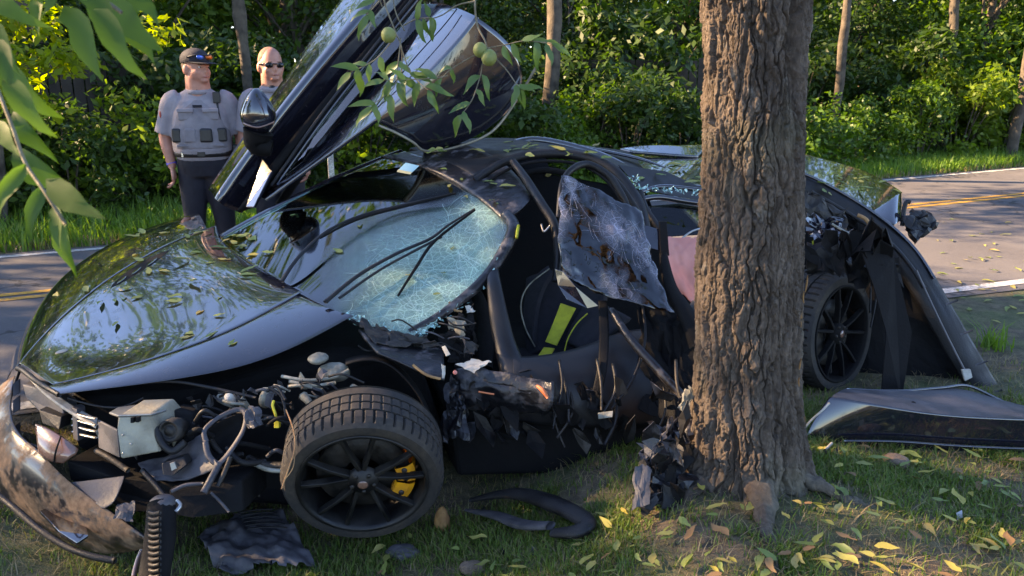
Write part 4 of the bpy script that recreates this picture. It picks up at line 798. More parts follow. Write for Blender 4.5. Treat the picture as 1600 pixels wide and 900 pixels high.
# ------------------------------------------------------------------ wheels
def wheel(c, nrm, Rt, wid, par, label, ang0, caliper=True, rimm='dark_rim'):
    a, b, n = frame(nrm); c = np.asarray(c, float); w = obj('wheel', *lathe(c - n * wid, n, [(.05, 0), (Rt * .62, 0), (Rt * .62, -.005), (.05, -.006)], 32), 'dark_metal', par); w['label'] = label
    Rr = Rt * .775; prof = [(Rr, -.012), (Rr * 1.03, -.002), (Rr * 1.1, .004), (Rr * 1.2, .002), (Rt * .965, -.014), (Rt * .985, -.024), (Rt * .992, -.036)]
    x = -.04
    for k in range(4):
        prof += [(Rt, x), (Rt, x - wid * .15), (Rt - .013, x - wid * .155), (Rt - .013, x - wid * .185)]; x -= wid * .19
    prof += [(Rt, x), (Rt * .985, -wid * .94), (Rt * .95, -wid * .985), (Rr * 1.1, -wid), (Rr, -wid * .97), (Rr, -wid * .5)]
    seg = 300; V, Fc = lathe(c, n, prof, seg); V = V.reshape(seg, len(prof), 3)
    for k in range(seg):                                       # shoulder sipes
        if k % 6 == 0:
            for j in (5, 6, 7, 8):
                ax = c + n * np.dot(V[k, j] - c, n); e = V[k, j] - ax; V[k, j] -= e / np.linalg.norm(e) * .013
        if k % 6 == 2:
            for j in (11, 12, 15, 16):
                ax = c + n * np.dot(V[k, j] - c, n); e = V[k, j] - ax; V[k, j] -= e / np.linalg.norm(e) * .006
    ty = obj('tyre', V.reshape(-1, 3), Fc, 'rubber', w); es = ty.modifiers.new('edge', 'EDGE_SPLIT'); es.split_angle = R(28)
    obj('rim', *lathe(c, n, [(Rr * 1.04, .003), (Rr * 1.03, .007), (Rr * .99, .004), (Rr * .965, -.012), (Rr * .93, -.05), (Rr * .9, -wid * .8), (Rr * .94, -wid * .8), (Rr, -wid * .4), (Rr * 1.0, -.004)], 64), rimm, w)
    for k in range(5):
        for s in (-1, 1):
            w0 = ang0 + k * 2 * math.pi / 5 + s * .13; w1 = ang0 + k * 2 * math.pi / 5 + s * .27
            p0 = c + (math.cos(w0) * a + math.sin(w0) * b) * .05 - n * .02; p1 = c + (math.cos(w1) * a + math.sin(w1) * b) * Rr * .97 - n * .006
            t = (p1 - p0) / np.linalg.norm(p1 - p0); sd = np.cross(n, t)
            V = []
            for q, wd, dp in ((p0, .03, .035), ((p0 + p1) / 2 + n * .006, .022, .03), (p1, .026, .024)):
                V += [q - sd * wd / 2 - n * dp, q + sd * wd / 2 - n * dp, q + sd * wd * .3, q - sd * wd * .3]
            Fc = [(0, 3, 2, 1), (8, 9, 10, 11)] + [(r * 4 + i, r * 4 + (i + 1) % 4, r * 4 + 4 + (i + 1) % 4, r * 4 + 4 + i) for r in (0, 1) for i in range(4)]
            obj('spoke', np.array(V), Fc, rimm, w, False, bevel=.003)
    obj('hub', *lathe(c - n * .02, n, [(0.001, .02), (.024, .02), (.03, .012), (.058, .006), (.066, -.02)], 30), rimm, w)
    obj('hub_cap', *lathe(c, n, [(.001, .004), (.018, .004), (.021, 0)], 20), 'copper_brown', w)
    for k in range(5):
        q = c - n * .012 + (math.cos(ang0 + .63 + k * 1.2566) * a + math.sin(ang0 + .63 + k * 1.2566) * b) * .046; obj('wheel_bolt', *lathe(q, n, [(.001, .008), (.008, .008), (.009, 0)], 8), 'dark_metal', w)
    obj('brake_disc', *lathe(c - n * .085, n, [(.07, .0), (.075, .012), (.188, .012), (.19, .0), (.188, -.014), (.07, -.014)], 56), 'dark_metal', w)
    if caliper:
        for a0, a1 in ((-.12, .33), (-.62, -.2)):
            cal = lathe(c - n * .085, n, [(.132, .038), (.138, .052), (.188, .056), (.212, .046), (.214, -.05), (.14, -.05), (.132, .038)], 12, a0, a1)
            obj('brake_caliper', *cal, 'yellow_caliper', w, False)
        for aa in (-.5, -.02, .24):
            q = c - n * .026 + (math.cos(aa) * a + math.sin(aa) * b) * .172; obj('caliper_bolt', *lathe(q, n, [(.001, .003), (.011, .003), (.012, -.01)], 10), 'dark_metal', w)
    return w
wheel(at(567, 758, 3.36), (.12, -.96, -.3), .328, .245, CAR, 'front wheel with dark spokes and yellow brake caliper', .35)
wheel(at(1316, 522, 4.7), (.62, -.76, .1), .345, .30, CAR, 'dusty rear wheel half hidden by the trunk', .1, False, 'matte_black')  # rim in plain black, standing in for the shade of the arch
# ------------------------------------------------------------------ raised far door
door = pipe('raised_door', [(425, 300, 5.62), (520, 170, 5.75), (620, 40, 5.85), (700, -60, 5.9)], .03, 'matte_black', n=20); door['label'] = 'far door swung straight up'
surf('door_panel', [[(328, 298, 5.78), (368, 236, 5.84), (420, 162, 5.9), (482, 74, 5.98), (542, -10, 6.04), (620, -110, 6.06)], [(338, 304, 5.66), (380, 243, 5.7), (434, 170, 5.75), (500, 84, 5.82), (568, -4, 5.88), (645, -110, 5.9)], [(334, 312, 5.5), (376, 248, 5.52), (428, 178, 5.56), (498, 92, 5.62), (580, 0, 5.68), (660, -100, 5.68)], [(352, 324, 5.62), (396, 258, 5.66), (450, 188, 5.7), (522, 98, 5.76), (604, 4, 5.8), (680, -90, 5.8)], [(376, 332, 5.72), (424, 262, 5.76), (482, 190, 5.8), (556, 100, 5.86), (632, 8, 5.9), (702, -80, 5.9)]], 'car_paint', door, 24, 50, .03, flip=True)
surf('door_panel', [[(396, 322, 5.5), (440, 262, 5.53), (500, 184, 5.57), (568, 96, 5.61), (640, 4, 5.66), (705, -80, 5.66)], [(372, 331, 5.5), (420, 263, 5.53), (478, 191, 5.56), (552, 101, 5.6), (628, 9, 5.66), (700, -79, 5.66)]], 'matte_black', door, 4, 40, .05)['label'] = 'black inner edge of the raised door'
plate('door_flap', [(386, 324, 5.44), (412, 250, 5.5), (426, 268, 5.42), (398, 324, 5.38)], 'car_paint', door, .02)
for k, (o, r) in enumerate(((0, .012), (9, .007), (17, .006))): pipe('window_seal', [(424 + o, 290 - o * .2, 5.45), (500 + o, 182, 5.5), (570 + o, 92, 5.55), (650 + o, -8, 5.6)], r, ('black_plastic', 'bare_metal', 'black_plastic')[k] if k != 1 else 'car_paint', door, 6, 20)
plate('door_glass', [(436, 282, 5.46), (500, 196, 5.5), (590, 82, 5.54), (655, 6, 5.58), (690, 6, 5.5), (630, 66, 5.46), (545, 164, 5.42), (470, 256, 5.4)], 'window_glass', door, .006)
LG = [[(404, 306, 5.66), (468, 236, 5.7), (540, 158, 5.68), (622, 58, 5.64), (676, 4, 5.62)], [(410, 309, 5.54), (478, 245, 5.56), (553, 175, 5.54), (640, 72, 5.46), (698, 6, 5.42)], [(414, 312, 5.38), (484, 254, 5.38), (566, 192, 5.34), (662, 92, 5.24), (722, 16, 5.2)], [(416, 313, 5.28), (490, 258, 5.28), (580, 200, 5.24), (684, 110, 5.12), (748, 28, 5.06)]]
surf('roof_section', LG, 'car_paint', door, 30, 50, .02, flip=True)
pipe('roof_section_seam', [(575, 182, 5.3), (640, 100, 5.24), (690, 44, 5.2), (714, 14, 5.2)], .004, 'matte_black', door, 6, 20)
surf('roof_glass', [[(742, 26, 5.06), (700, 84, 5.1), (650, 130, 5.14), (586, 188, 5.22)], [(796, 60, 5.14), (750, 110, 5.1), (690, 160, 5.12), (610, 198, 5.22)], [(836, 104, 5.3), (800, 150, 5.28), (726, 196, 5.26), (640, 218, 5.28)], [(800, 160, 5.42), (770, 204, 5.42), (716, 228, 5.42), (664, 236, 5.42)]], 'car_paint', door, 30, 30, .025)
pipe('roof_glass_trim', [(592, 196, 5.2), (620, 208, 5.22), (645, 222, 5.26), (666, 236, 5.34), (712, 230, 5.36), (768, 206, 5.38), (806, 158, 5.36), (838, 104, 5.28)], .012, 'olive_metal', door, 7, 50, .7)
pipe('gas_strut', [(430, 330, 5.75), (470, 270, 5.72), (510, 215, 5.7)], .03, 'matte_black', door, 8, 10)
# mirror on the raised door
mc = at(403, 178, 5.42); V, Fc = ellipsoid((0, 0, 0), (.115, .1, .165), 24, 16); V[:, 2] *= np.where(V[:, 2] > 0, 1.0, .8); V[:, 0] *= 1 - .35 * np.clip(V[:, 2] / .15, 0, 1)
obj('mirror_shell', V + mc, Fc, 'car_paint', door)
pipe('mirror_band', [(379, 192, 5.36), (402, 199, 5.32), (428, 191, 5.36)], .006, 'copper_brown', door, 6, 16); pipe('mirror_stalk', [(404, 205, 5.45), (402, 225, 5.48), (425, 232, 5.5)], [.1, .075, .05], 'matte_black', door, 10, 12)
# ------------------------------------------------------------------ smashed nose
bump_ = surf('front_bumper', [[(24, 588, 3.96), (12, 636, 3.76), (24, 680, 3.62), (62, 702, 3.52), (82, 730, 3.44), (130, 772, 3.36), (184, 806, 3.28), (236, 846, 3.24)],
    [(4, 596, 3.92), (-12, 652, 3.72), (-2, 706, 3.56), (30, 738, 3.46), (58, 766, 3.38), (112, 808, 3.3), (178, 836, 3.24), (236, 848, 3.24)],
    [(-40, 640, 4.1), (-50, 700, 3.95), (-36, 752, 3.8), (0, 778, 3.7), (44, 810, 3.6), (112, 852, 3.5), (176, 874, 3.4), (234, 852, 3.3)]], 'mud_reflection_paint', nu=26, nv=60, th=.006)
pipe('bumper_edge', [(30, 580, 3.98), (12, 640, 3.79), (24, 684, 3.67), (60, 700, 3.58), (64, 720, 3.54), (84, 742, 3.48), (130, 776, 3.39), (184, 808, 3.31), (234, 846, 3.25)], .008, 'black_plastic', bump_, 7, 60)
plate('splitter', [(62, 800, 3.42), (78, 793, 3.5), (108, 808, 3.44), (134, 824, 3.36), (138, 838, 3.28), (120, 850, 3.24), (92, 832, 3.3)], 'car_paint', bump_, .012)
pipe('splitter_edge', [(-20, 760, 3.48), (20, 792, 3.4), (60, 826, 3.33), (100, 852, 3.28), (140, 868, 3.24), (180, 876, 3.22)], .014, 'black_plastic', bump_, 7, 30)
block('crash_beam', [(34, 600, 3.8), (58, 606, 3.72), (98, 632, 3.62), (100, 652, 3.6), (72, 654, 3.64), (40, 622, 3.76)], .1, 'grey_plastic', bev=.006)['label'] = 'grey bumper beam behind the nose'
block('crash_beam', [(60, 640, 3.62), (96, 652, 3.56), (92, 672, 3.54), (66, 662, 3.6)], .08, 'black_plastic')
for y0 in (600, 626, 668): block('bumper_tab', [(20, y0, 3.8), (30, y0 - 8, 3.84), (30, y0 + 14, 3.8), (20, y0 + 20, 3.77)], .01, 'grey_plastic', bump_, .002)
surf('slam_panel', [[(46, 580, 3.85), (70, 606, 3.7), (104, 632, 3.6), (152, 656, 3.52)], [(46, 592, 3.78), (66, 616, 3.64), (100, 642, 3.54), (150, 668, 3.46)]], 'white_foam', nu=8, nv=24, th=.01)
for k in range(4): 
    y0 = 648 + k * 10; pipe('cooling_fin', [(114, y0 - 4, 3.56), (132, y0 + 2, 3.5), (150, y0 + 6, 3.46)], .008, 'bare_metal', n=8, flat=.5)
block('fin_frame', [(112, 636, 3.55), (120, 640, 3.53), (122, 690, 3.5), (114, 686, 3.52)], .06, 'grey_plastic')
sb = block('control_box', [(184, 650, 3.36), (234, 648, 3.38), (248, 664, 3.4), (252, 706, 3.38), (188, 718, 3.34), (182, 670, 3.35)], .16, 'olive_metal', bev=.008, vec=(.25, 1, .05)); sb['label'] = 'silver metal control box in the torn nose'
block('box_lid', [(170, 644, 3.42), (184, 636, 3.5), (256, 626, 3.58), (260, 640, 3.46), (236, 647, 3.375), (184, 649, 3.355)], .012, 'bare_metal', sb, vec=(0, .2, -1))
block('box_side', [(152, 656, 3.47), (183, 672, 3.35), (187, 716, 3.34), (154, 700, 3.45)], .012, 'grey_plastic', sb)
for px, py in ((206, 657), (214, 656)): block('slot', [(px - 2, py - 4, 3.35), (px + 2, py - 4, 3.35), (px + 2, py + 4, 3.35), (px - 2, py + 4, 3.35)], .02, 'matte_black', sb, 0)
for px, py in ((192, 680), (192, 708), (205, 694)): obj('rivet', *ellipsoid(at(px, py, 3.345), (.005, .004, .005), 8, 6), 'bare_metal', sb)
pc = at(266, 673, 3.4); nrm = np.array((-.1, -.95, .25)); pm = obj('pump_pulley', *lathe(pc, nrm, [(.001, .012), (.018, .012), (.02, .004), (.032, .004), (.034, .014), (.046, .014), (.05, -.03), (.04, -.09), (.001, -.09)], 36), 'dark_metal', CAR)
pipe('pump_bracket', [(240, 655, 3.42), (252, 690, 3.38), (270, 705, 3.38), (290, 690, 3.4)], .016, 'black_plastic', n=16)
block('horn_body', [(268, 640, 3.5), (300, 646, 3.5), (304, 690, 3.46), (284, 694, 3.46)], .1, 'matte_black', bev=.01)
surf('headlamp', [[(58, 664, 3.56), (78, 668, 3.52), (100, 684, 3.48), (122, 704, 3.46)], [(60, 686, 3.5), (76, 694, 3.45), (96, 704, 3.42), (118, 712, 3.42)], [(64, 708, 3.5), (72, 716, 3.47), (84, 722, 3.46), (100, 722, 3.46)]], 'copper_brown', nu=14, nv=18, th=.02)['label'] = 'smoked brown tinted headlamp'
pipe('headlamp_seam', [(95, 682, 3.47), (88, 702, 3.42), (84, 722, 3.45)], .004, 'matte_black', n=8)
pipe('lamp_bowl_rim', [(322, 690, 3.38), (320, 672, 3.4), (342, 652, 3.46), (372, 640, 3.5), (384, 648, 3.48), (380, 672, 3.44), (362, 702, 3.38), (342, 724, 3.34), (326, 712, 3.35), (321, 690, 3.38)], [.012, .01, .009, .012, .012, .011, .012, .014, .013, .012], 'grey_plastic', n=70, flat=.6)
surf('lamp_bowl', [[(322, 672, 3.44), (345, 654, 3.48), (380, 645, 3.5)], [(324, 700, 3.5), (350, 685, 3.6), (378, 668, 3.52)], [(334, 722, 3.4), (350, 715, 3.42), (368, 692, 3.44)]], 'matte_black', nu=10, nv=10, th=.006)
crumple('lamp_bracket', [(384, 636, 3.44), (408, 634, 3.46), (410, 664, 3.42), (388, 672, 3.4)], 'grey_plastic', amp=.02, seed=33, n=8, th=.006)
surf('duct_liner', [[(215, 722, 3.44), (262, 720, 3.46), (300, 690, 3.46), (318, 674, 3.44)], [(225, 740, 3.38), (270, 742, 3.4), (312, 725, 3.38), (328, 716, 3.35)], [(240, 752, 3.36), (280, 755, 3.36), (318, 745, 3.34), (342, 728, 3.32)]], 'grey_plastic', nu=16, nv=20, th=.006, dent=.012, seed=3)
pipe('bracket_arm', [(342, 726, 3.33), (330, 748, 3.28), (318, 770, 3.25)], .014, 'grey_plastic', n=8); pipe('bracket_arm', [(360, 715, 3.35), (350, 740, 3.3), (340, 760, 3.28)], .01, 'dark_metal', n=8)
block('lamp_module', [(252, 724, 3.34), (286, 714, 3.36), (292, 726, 3.34), (270, 744, 3.32), (254, 742, 3.32)], .05, 'black_plastic'); block('lamp_chip', [(265, 724, 3.31), (272, 722, 3.31), (276, 732, 3.31), (268, 736, 3.31)], .01, 'bare_metal', bev=.001)
pipe('duct_rib', [(222, 735, 3.36), (245, 760, 3.32), (262, 782, 3.28)], .012, 'black_plastic', n=10); pipe('duct_rib', [(150, 704, 3.46), (172, 716, 3.42), (200, 735, 3.38)], .012, 'dark_metal', n=10)
block('air_guide', [(105, 720, 3.5), (180, 745, 3.44), (300, 760, 3.4), (300, 800, 3.4), (200, 800, 3.42), (110, 750, 3.5)], .3, 'matte_black')
surf('liner_flap', [[(112, 754, 3.42), (150, 750, 3.4), (194, 744, 3.38)], [(135, 775, 3.36), (165, 772, 3.35), (190, 762, 3.34)], [(160, 795, 3.3), (176, 790, 3.3), (180, 780, 3.3)]], 'grey_plastic', nu=12, nv=12, th=.004)
crumple('liner_flap', [(180, 790, 3.3), (214, 784, 3.3), (206, 812, 3.24), (180, 808, 3.26)], 'grey_plastic', amp=.02, seed=44, n=8)
# ribbed cooler standing on its end
cv = obj('oil_cooler', *tube([at(252, 786, 3.14), at(250, 840, 3.06), at(240, 905, 2.98)], [.05, .056, .054], 14, 8, .7), 'matte_black', CAR); cv['label'] = 'ribbed cooler hanging from the torn nose'
for k in range(12): pipe('cooler_rib', [(233, 800 + k * 9, 3.06 - k * .009), (240, 803 + k * 9, 3.04 - k * .009), (250, 801 + k * 9, 3.03 - k * .009)], .008, 'dark_metal', cv, 6, 6)
obj('cooler_cap', *ellipsoid(at(254, 786, 3.14), (.05, .045, .03), 14, 8), 'grey_plastic', cv); pipe('cooler_pipe', [(274, 800, 3.12), (282, 790, 3.14), (276, 782, 3.15)], .008, 'bare_metal', cv, 7, 8)
pipe('copper_pipe', [(222, 860, 3.1), (214, 880, 3.06), (208, 905, 3.0)], .01, 'copper_brown', cv, 7, 8)
block('cooler_shroud', [(262, 765, 3.3), (378, 750, 3.34), (380, 800, 3.3), (300, 810, 3.24), (270, 805, 3.24)], .25, 'matte_black', bev=.01)
pipe('shroud_rib', [(330, 770, 3.27), (345, 785, 3.25), (358, 800, 3.24)], .006, 'grey_plastic', n=8); pipe('shroud_edge', [(268, 768, 3.28), (290, 758, 3.29), (318, 756, 3.3)], .008, 'grey_plastic', n=10)
# front inner structure behind the nose and over the wheel
block('front_tub', [(110, 620, 3.8), (330, 600, 3.85), (520, 545, 4.0), (650, 545, 4.05), (700, 690, 4.0), (560, 800, 3.95), (300, 780, 3.75), (120, 700, 3.75)], .5, 'matte_black', vec=(-.3, .95, .05), bev=.02)
surf('wheel_arch_liner', [[(540, 570, 3.62), (590, 552, 3.62), (640, 590, 3.6), (676, 650, 3.55), (686, 720, 3.5)], [(540, 562, 3.9), (590, 545, 3.9), (640, 580, 3.9), (676, 640, 3.88), (690, 720, 3.85)]], 'matte_black', nu=10, nv=30, th=.008)
surf('inner_wing', [[(560, 516, 3.95), (600, 522, 3.95), (650, 536, 3.92), (692, 545, 3.9)], [(576, 538, 3.7), (610, 545, 3.68), (655, 556, 3.66), (694, 562, 3.66)], [(590, 552, 3.62), (625, 565, 3.6), (660, 586, 3.58), (694, 594, 3.58)]], 'scuffed_black', nu=16, nv=20, th=.012)
crumple('buckled_steel', [(560, 500, 3.9), (650, 520, 3.85), (690, 545, 3.8), (590, 540, 3.7)], 'dark_metal', amp=.04, seed=51); crumple('buckled_steel', [(690, 520, 3.9), (740, 480, 4.0), (745, 560, 3.9), (700, 570, 3.85)], 'matte_black', amp=.06, seed=52)
crumple('buckled_steel', [(700, 590, 3.8), (726, 580, 3.8), (728, 680, 3.7), (690, 690, 3.72)], 'scuffed_black', amp=.05, seed=53)
pipe('orange_wire', [(645, 570, 3.56), (660, 582, 3.55), (672, 588, 3.55), (688, 592, 3.56)], .006, 'straw', n=12); plate('yellow_clip', [(690, 542, 3.6), (696, 540, 3.6), (704, 554, 3.58), (697, 557, 3.58)], 'white_foam')
crumple('foam_piece', [(690, 570, 3.6), (696, 572, 3.6), (696, 592, 3.58), (690, 590, 3.58)], 'white_foam', n=6, amp=.01); obj('magenta_plug', *ellipsoid(at(711, 582, 3.62), (.01, .01, .01), 8, 6), 'pink_airbag', CAR)
crumple('foam_piece', [(726, 480, 4.0), (738, 476, 4.0), (742, 486, 3.98), (730, 490, 3.98)], 'white_foam', n=6, amp=.012, seed=9); pipe('yellow_wire', [(702, 472, 4.0), (710, 484, 3.98), (722, 487, 3.98)], .006, 'straw', n=10)
crumple('torn_trim', [(700, 495, 3.95), (728, 505, 3.92), (724, 530, 3.88), (704, 520, 3.9)], 'olive_metal', n=8, amp=.03, seed=12); crumple('torn_trim', [(725, 530, 3.85), (750, 540, 3.85), (740, 556, 3.8), (722, 552, 3.8)], 'dark_metal', n=8, amp=.03, seed=14)
# suspension, hoses and wiring
def lump(name, px, py, d, r, mt, seed):
    V, Fc = ellipsoid((0, 0, 0), r, 16, 12); V = V * (1 + .35 * (fbm(V[:, 0] * 40 + seed, V[:, 2] * 40 + V[:, 1] * 23, seed, 2)[:, None] - .35)); return obj(name, V + at(px, py, d), Fc, mt, CAR)
lump('damper_top', 497, 560, 3.72, (.045, .05, .022), 'cast_metal', 3); lump('casting', 522, 582, 3.72, (.07, .06, .045), 'cast_metal', 5); lump('casting', 415, 624, 3.6, (.03, .03, .04), 'cast_metal', 6); lump('casting', 360, 624, 3.62, (.03, .03, .03), 'white_foam', 8); lump('reservoir', 345, 622, 3.66, (.02, .02, .022), 'white_foam', 9)
pipe('brake_pipe', [(440, 588, 3.66), (480, 594, 3.64), (520, 590, 3.64), (545, 578, 3.66)], .008, 'cast_metal', n=20); pipe('brake_pipe', [(452, 596, 3.64), (490, 602, 3.62), (525, 598, 3.62)], .008, 'cast_metal', n=20)
pipe('control_arm', [(474, 618, 3.56), (486, 632, 3.52), (500, 650, 3.5)], [.02, .014, .02], 'cast_metal', n=10); pipe('control_arm', [(550, 606, 3.6), (562, 612, 3.58), (570, 624, 3.56)], [.02, .016, .014], 'cast_metal', n=10)
pipe('lower_arm', [(388, 716, 3.5), (410, 726, 3.46), (440, 728, 3.44), (470, 726, 3.44)], [.016, .018, .018, .02], 'dark_metal', n=14); pipe('lower_arm', [(396, 724, 3.46), (420, 734, 3.43), (450, 736, 3.42)], .01, 'cast_metal', n=14)
for k in range(26):
    x0 = 270 + 260 * random.random(); y0 = 628 - (x0 - 270) * .22 + 40 * random.random(); d0 = 3.56 + .1 * random.random(); L = 20 + 40 * random.random()
    pipe('wiring', [(x0, y0, d0), (x0 + L * .4, y0 - 6 + 16 * random.random(), d0 - .02), (x0 + L, y0 + 4 + 10 * random.random(), d0)], .004 + .004 * random.random(), ('black_plastic', 'dark_metal', 'grey_plastic', 'cast_metal')[k % 4], n=12)
for k in range(16):
    x0 = 560 + 150 * random.random(); y0 = 490 + 60 * random.random(); d0 = 3.86 + .08 * random.random()
    pipe('wiring', [(x0, y0, d0), (x0 + 15, y0 - 8 + 20 * random.random(), d0 - .03), (x0 + 30 + 20 * random.random(), y0 + 15 * random.random(), d0)], .004, ('black_plastic', 'dark_metal', 'grey_plastic')[k % 3], n=10)
for k in range(34):
    x0 = 150 + 400 * random.random(); y0 = 690 - (x0 - 150) * .22 + 60 * (random.random() - .5); d0 = 3.55 + .12 * random.random(); s_ = 8 + 14 * random.random()
    shard('bracket', x0, y0, d0 - .02, s_ * .9, ('dark_metal', 'grey_plastic', 'black_plastic', 'cast_metal', 'dark_metal', 'black_plastic')[k % 6], seed=200 + k)
for k in range(14):
    x0 = 240 + 180 * random.random(); y0 = 660 + 110 * random.random(); d0 = 3.42 + .1 * random.random(); L = 25 + 45 * random.random(); q = random.uniform(-1, 1)
    pipe('hose', [(x0, y0, d0), (x0 + L * .4, y0 + q * L * .5, d0 - .03), (x0 + L, y0 + q * L * .3 + 8, d0 + .02)], .006 + .007 * random.random(), ('black_plastic', 'matte_black', 'dark_metal', 'grey_plastic')[k % 4], n=14)
pipe('yellow_wire', [(428, 626, 3.5), (426, 634, 3.49), (430, 646, 3.48), (432, 656, 3.48)], .006, 'yellow_wire', n=12); block('yellow_plug', [(428, 656, 3.47), (436, 656, 3.47), (436, 669, 3.46), (428, 669, 3.46)], .02, 'yellow_wire', bev=.002)
pipe('wiring', [(420, 605, 3.5), (440, 620, 3.48), (446, 650, 3.46), (440, 662, 3.46)], .006, 'black_plastic', n=16); pipe('wiring', [(416, 612, 3.5), (432, 604, 3.5), (446, 625, 3.47)], .007, 'black_plastic', n=16)
pipe('bonnet_stay', [(200, 600, 3.6), (270, 596, 3.62), (330, 606, 3.62), (400, 622, 3.6)], .008, 'black_plastic', n=20); pipe('lock_cable', [(106, 622, 3.56), (150, 634, 3.55), (190, 636, 3.54), (224, 622, 3.58)], .005, 'black_plastic', n=20)
# torn layers hanging along the broken side
for k in range(40):
    x0 = 705 + 360 * random.random(); y0 = 590 + 90 * random.random(); d0 = 3.74 + .08 * random.random(); s_ = 14 + 26 * random.random()
    shard('torn_layer', x0, y0 + 10, d0 - .02, s_ * .8, ('matte_black', 'black_plastic', 'scuffed_black', 'matte_black', 'dark_metal')[k % 5], seed=300 + k)
for k in range(10):
    x0 = 860 + 200 * random.random(); y0 = 560 + 60 * random.random(); pipe('hose', [(x0, y0, 3.8), (x0 + 10 * random.random(), y0 + 40, 3.74), (x0 - 25 + 50 * random.random(), y0 + 80, 3.72)], .004 + .005 * random.random(), ('black_plastic', 'dark_metal')[k % 2], n=10)
# ------------------------------------------------------------------ loose wreckage, each its own thing
def loose(name, label, cat, p): return thing(name, label, cat, tuple(p))
t = loose('dead_stem', 'thin dry brown stem hanging over the front tyre', 'stem', at(440, 762, 3.2))
pipe('stalk', [(447, 640, 3.4), (458, 670, 3.28), (461, 700, 3.2), (450, 735, 3.14), (440, 764, 3.1)], .003, 'straw', t, 5, 20); pipe('side_shoot', [(461, 702, 3.2), (458, 730, 3.15), (446, 748, 3.12)], .002, 'straw', t, 5, 12)
t = loose('side_skirt', 'long black side skirt torn off behind the walnut trunk', 'car part', gp(1430, 725))
surf('outer_face', [[(1246, 716, 3.92), (1262, 664, 3.9), (1296, 620, 3.9)], [(1290, 720, 3.92), (1310, 660, 3.88), (1345, 626, 3.86)], [(1380, 724, 3.92), (1400, 668, 3.86), (1420, 643, 3.83)], [(1500, 728, 3.92), (1510, 680, 3.86), (1520, 653, 3.83)], [(1620, 732, 3.92), (1630, 688, 3.86), (1640, 656, 3.83)], [(1760, 736, 3.92), (1760, 690, 3.86), (1770, 658, 3.83)]], 'car_paint', t, 50, 20, .006, flip=True)
surf('inner_tray', [[(1300, 620, 3.91), (1310, 612, 4.0), (1322, 608, 4.1)], [(1372, 632, 3.87), (1380, 622, 4.0), (1400, 610, 4.15)], [(1448, 652, 3.85), (1450, 632, 4.02), (1460, 608, 4.2)], [(1510, 658, 3.85), (1510, 638, 4.05), (1512, 604, 4.25)], [(1600, 660, 3.85), (1600, 656, 4.05), (1605, 642, 4.25)], [(1760, 662, 3.85), (1760, 670, 4.05), (1770, 664, 4.25)]], 'grey_plastic', t, 40, 12, .006)
pipe('tray_rim', [(1322, 608, 4.1), (1400, 611, 4.14), (1470, 606, 4.2), (1512, 603, 4.25), (1560, 624, 4.25), (1610, 645, 4.24), (1760, 664, 4.24)], .008, 'car_paint', t, 7, 50)
pipe('moulding', [(1318, 689, 3.85), (1400, 690, 3.84), (1500, 697, 3.84), (1620, 702, 3.84), (1760, 706, 3.84)], .006, 'car_paint', t, 7, 40); pipe('moulding', [(1300, 704, 3.88), (1400, 710, 3.87), (1500, 714, 3.87), (1760, 722, 3.87)], .008, 'black_plastic', t, 7, 40)
pipe('torn_edge', [(1252, 676, 3.88), (1266, 658, 3.86), (1284, 642, 3.86), (1296, 630, 3.88)], .005, 'white_foam', t, 6, 16); pipe('torn_edge', [(1270, 735, 3.72), (1271, 720, 3.74), (1290, 702, 3.76), (1300, 692, 3.78)], .006, 'white_foam', t, 6, 16)
obj('mount_hole', *lathe(at(1427, 631, 3.99), (0, -.6, .8), [(.001, .006), (.011, .006), (.013, 0)], 16), 'matte_black', t); crumple('blue_tape', [(1258, 700, 3.84), (1268, 698, 3.84), (1271, 718, 3.82), (1256, 712, 3.82)], 'clear_blue', t, 6, .014, seed=4)
for px, py in ((1288, 702), (1305, 700), (1312, 730)): pipe('dangling_clip', [(px, py, 3.74), (px + 4, py + 16, 3.72), (px - 1, py + 34, 3.7)], .008, 'black_plastic', t, 6, 8)
t = loose('crushed_rocker', 'crumpled black rocker panel pressed against the left of the trunk', 'car part', gp(1030, 790))
crumple('crushed_face', [(1020, 670, 3.5), (1082, 640, 3.5), (1078, 760, 3.35), (1000, 760, 3.3)], 'scuffed_black', t, 18, .07, seed=61); crumple('crushed_face', [(992, 730, 3.32), (1014, 730, 3.3), (1016, 785, 3.22), (988, 796, 3.22)], 'grey_plastic', t, 8, .025, seed=62); crumple('crushed_face', [(1010, 720, 3.4), (1070, 700, 3.4), (1060, 780, 3.3), (1005, 790, 3.25)], 'black_plastic', t, 16, .08, seed=63)
crumple('crushed_face', [(1000, 700, 3.42), (1040, 675, 3.45), (1046, 705, 3.4), (1010, 722, 3.38)], 'scuffed_black', t, 10, .03, seed=64)
for k in range(16): shard('panel_shard', 1000 + 75 * random.random(), 660 + 125 * random.random(), 3.28 + .06 * random.random(), 12 + 18 * random.random(), ('black_plastic', 'scuffed_black', 'matte_black', 'dark_metal')[k % 4], t, 500 + k)
crumple('tan_lining', [(1066, 610, 3.45), (1080, 602, 3.45), (1082, 640, 3.4), (1064, 640, 3.4)], 'cast_metal', t, 8, .03, seed=65); crumple('silver_tab', [(1062, 652, 3.4), (1074, 650, 3.4), (1072, 664, 3.38), (1060, 668, 3.38)], 'bare_metal', t, 6, .02, seed=66)
for k in range(14):
    px, py = 560 + 430 * random.random(), 790 + 90 * random.random(); p = gp(px, py, .012); o = shard('debris_shard', px, py, gd(px, py) - .02, 5 + 8 * random.random(), ('black_plastic', 'dark_metal', 'scuffed_black')[k % 3], None, 600 + k)
    tagx(o, 'small broken black shard lying in the grass in front of the wreck', 'debris', 'shards in the grass')
t = loose('trim_strip', 'curved black trim strip lying in the grass behind the front wheel', 'car part', gp(820, 835))
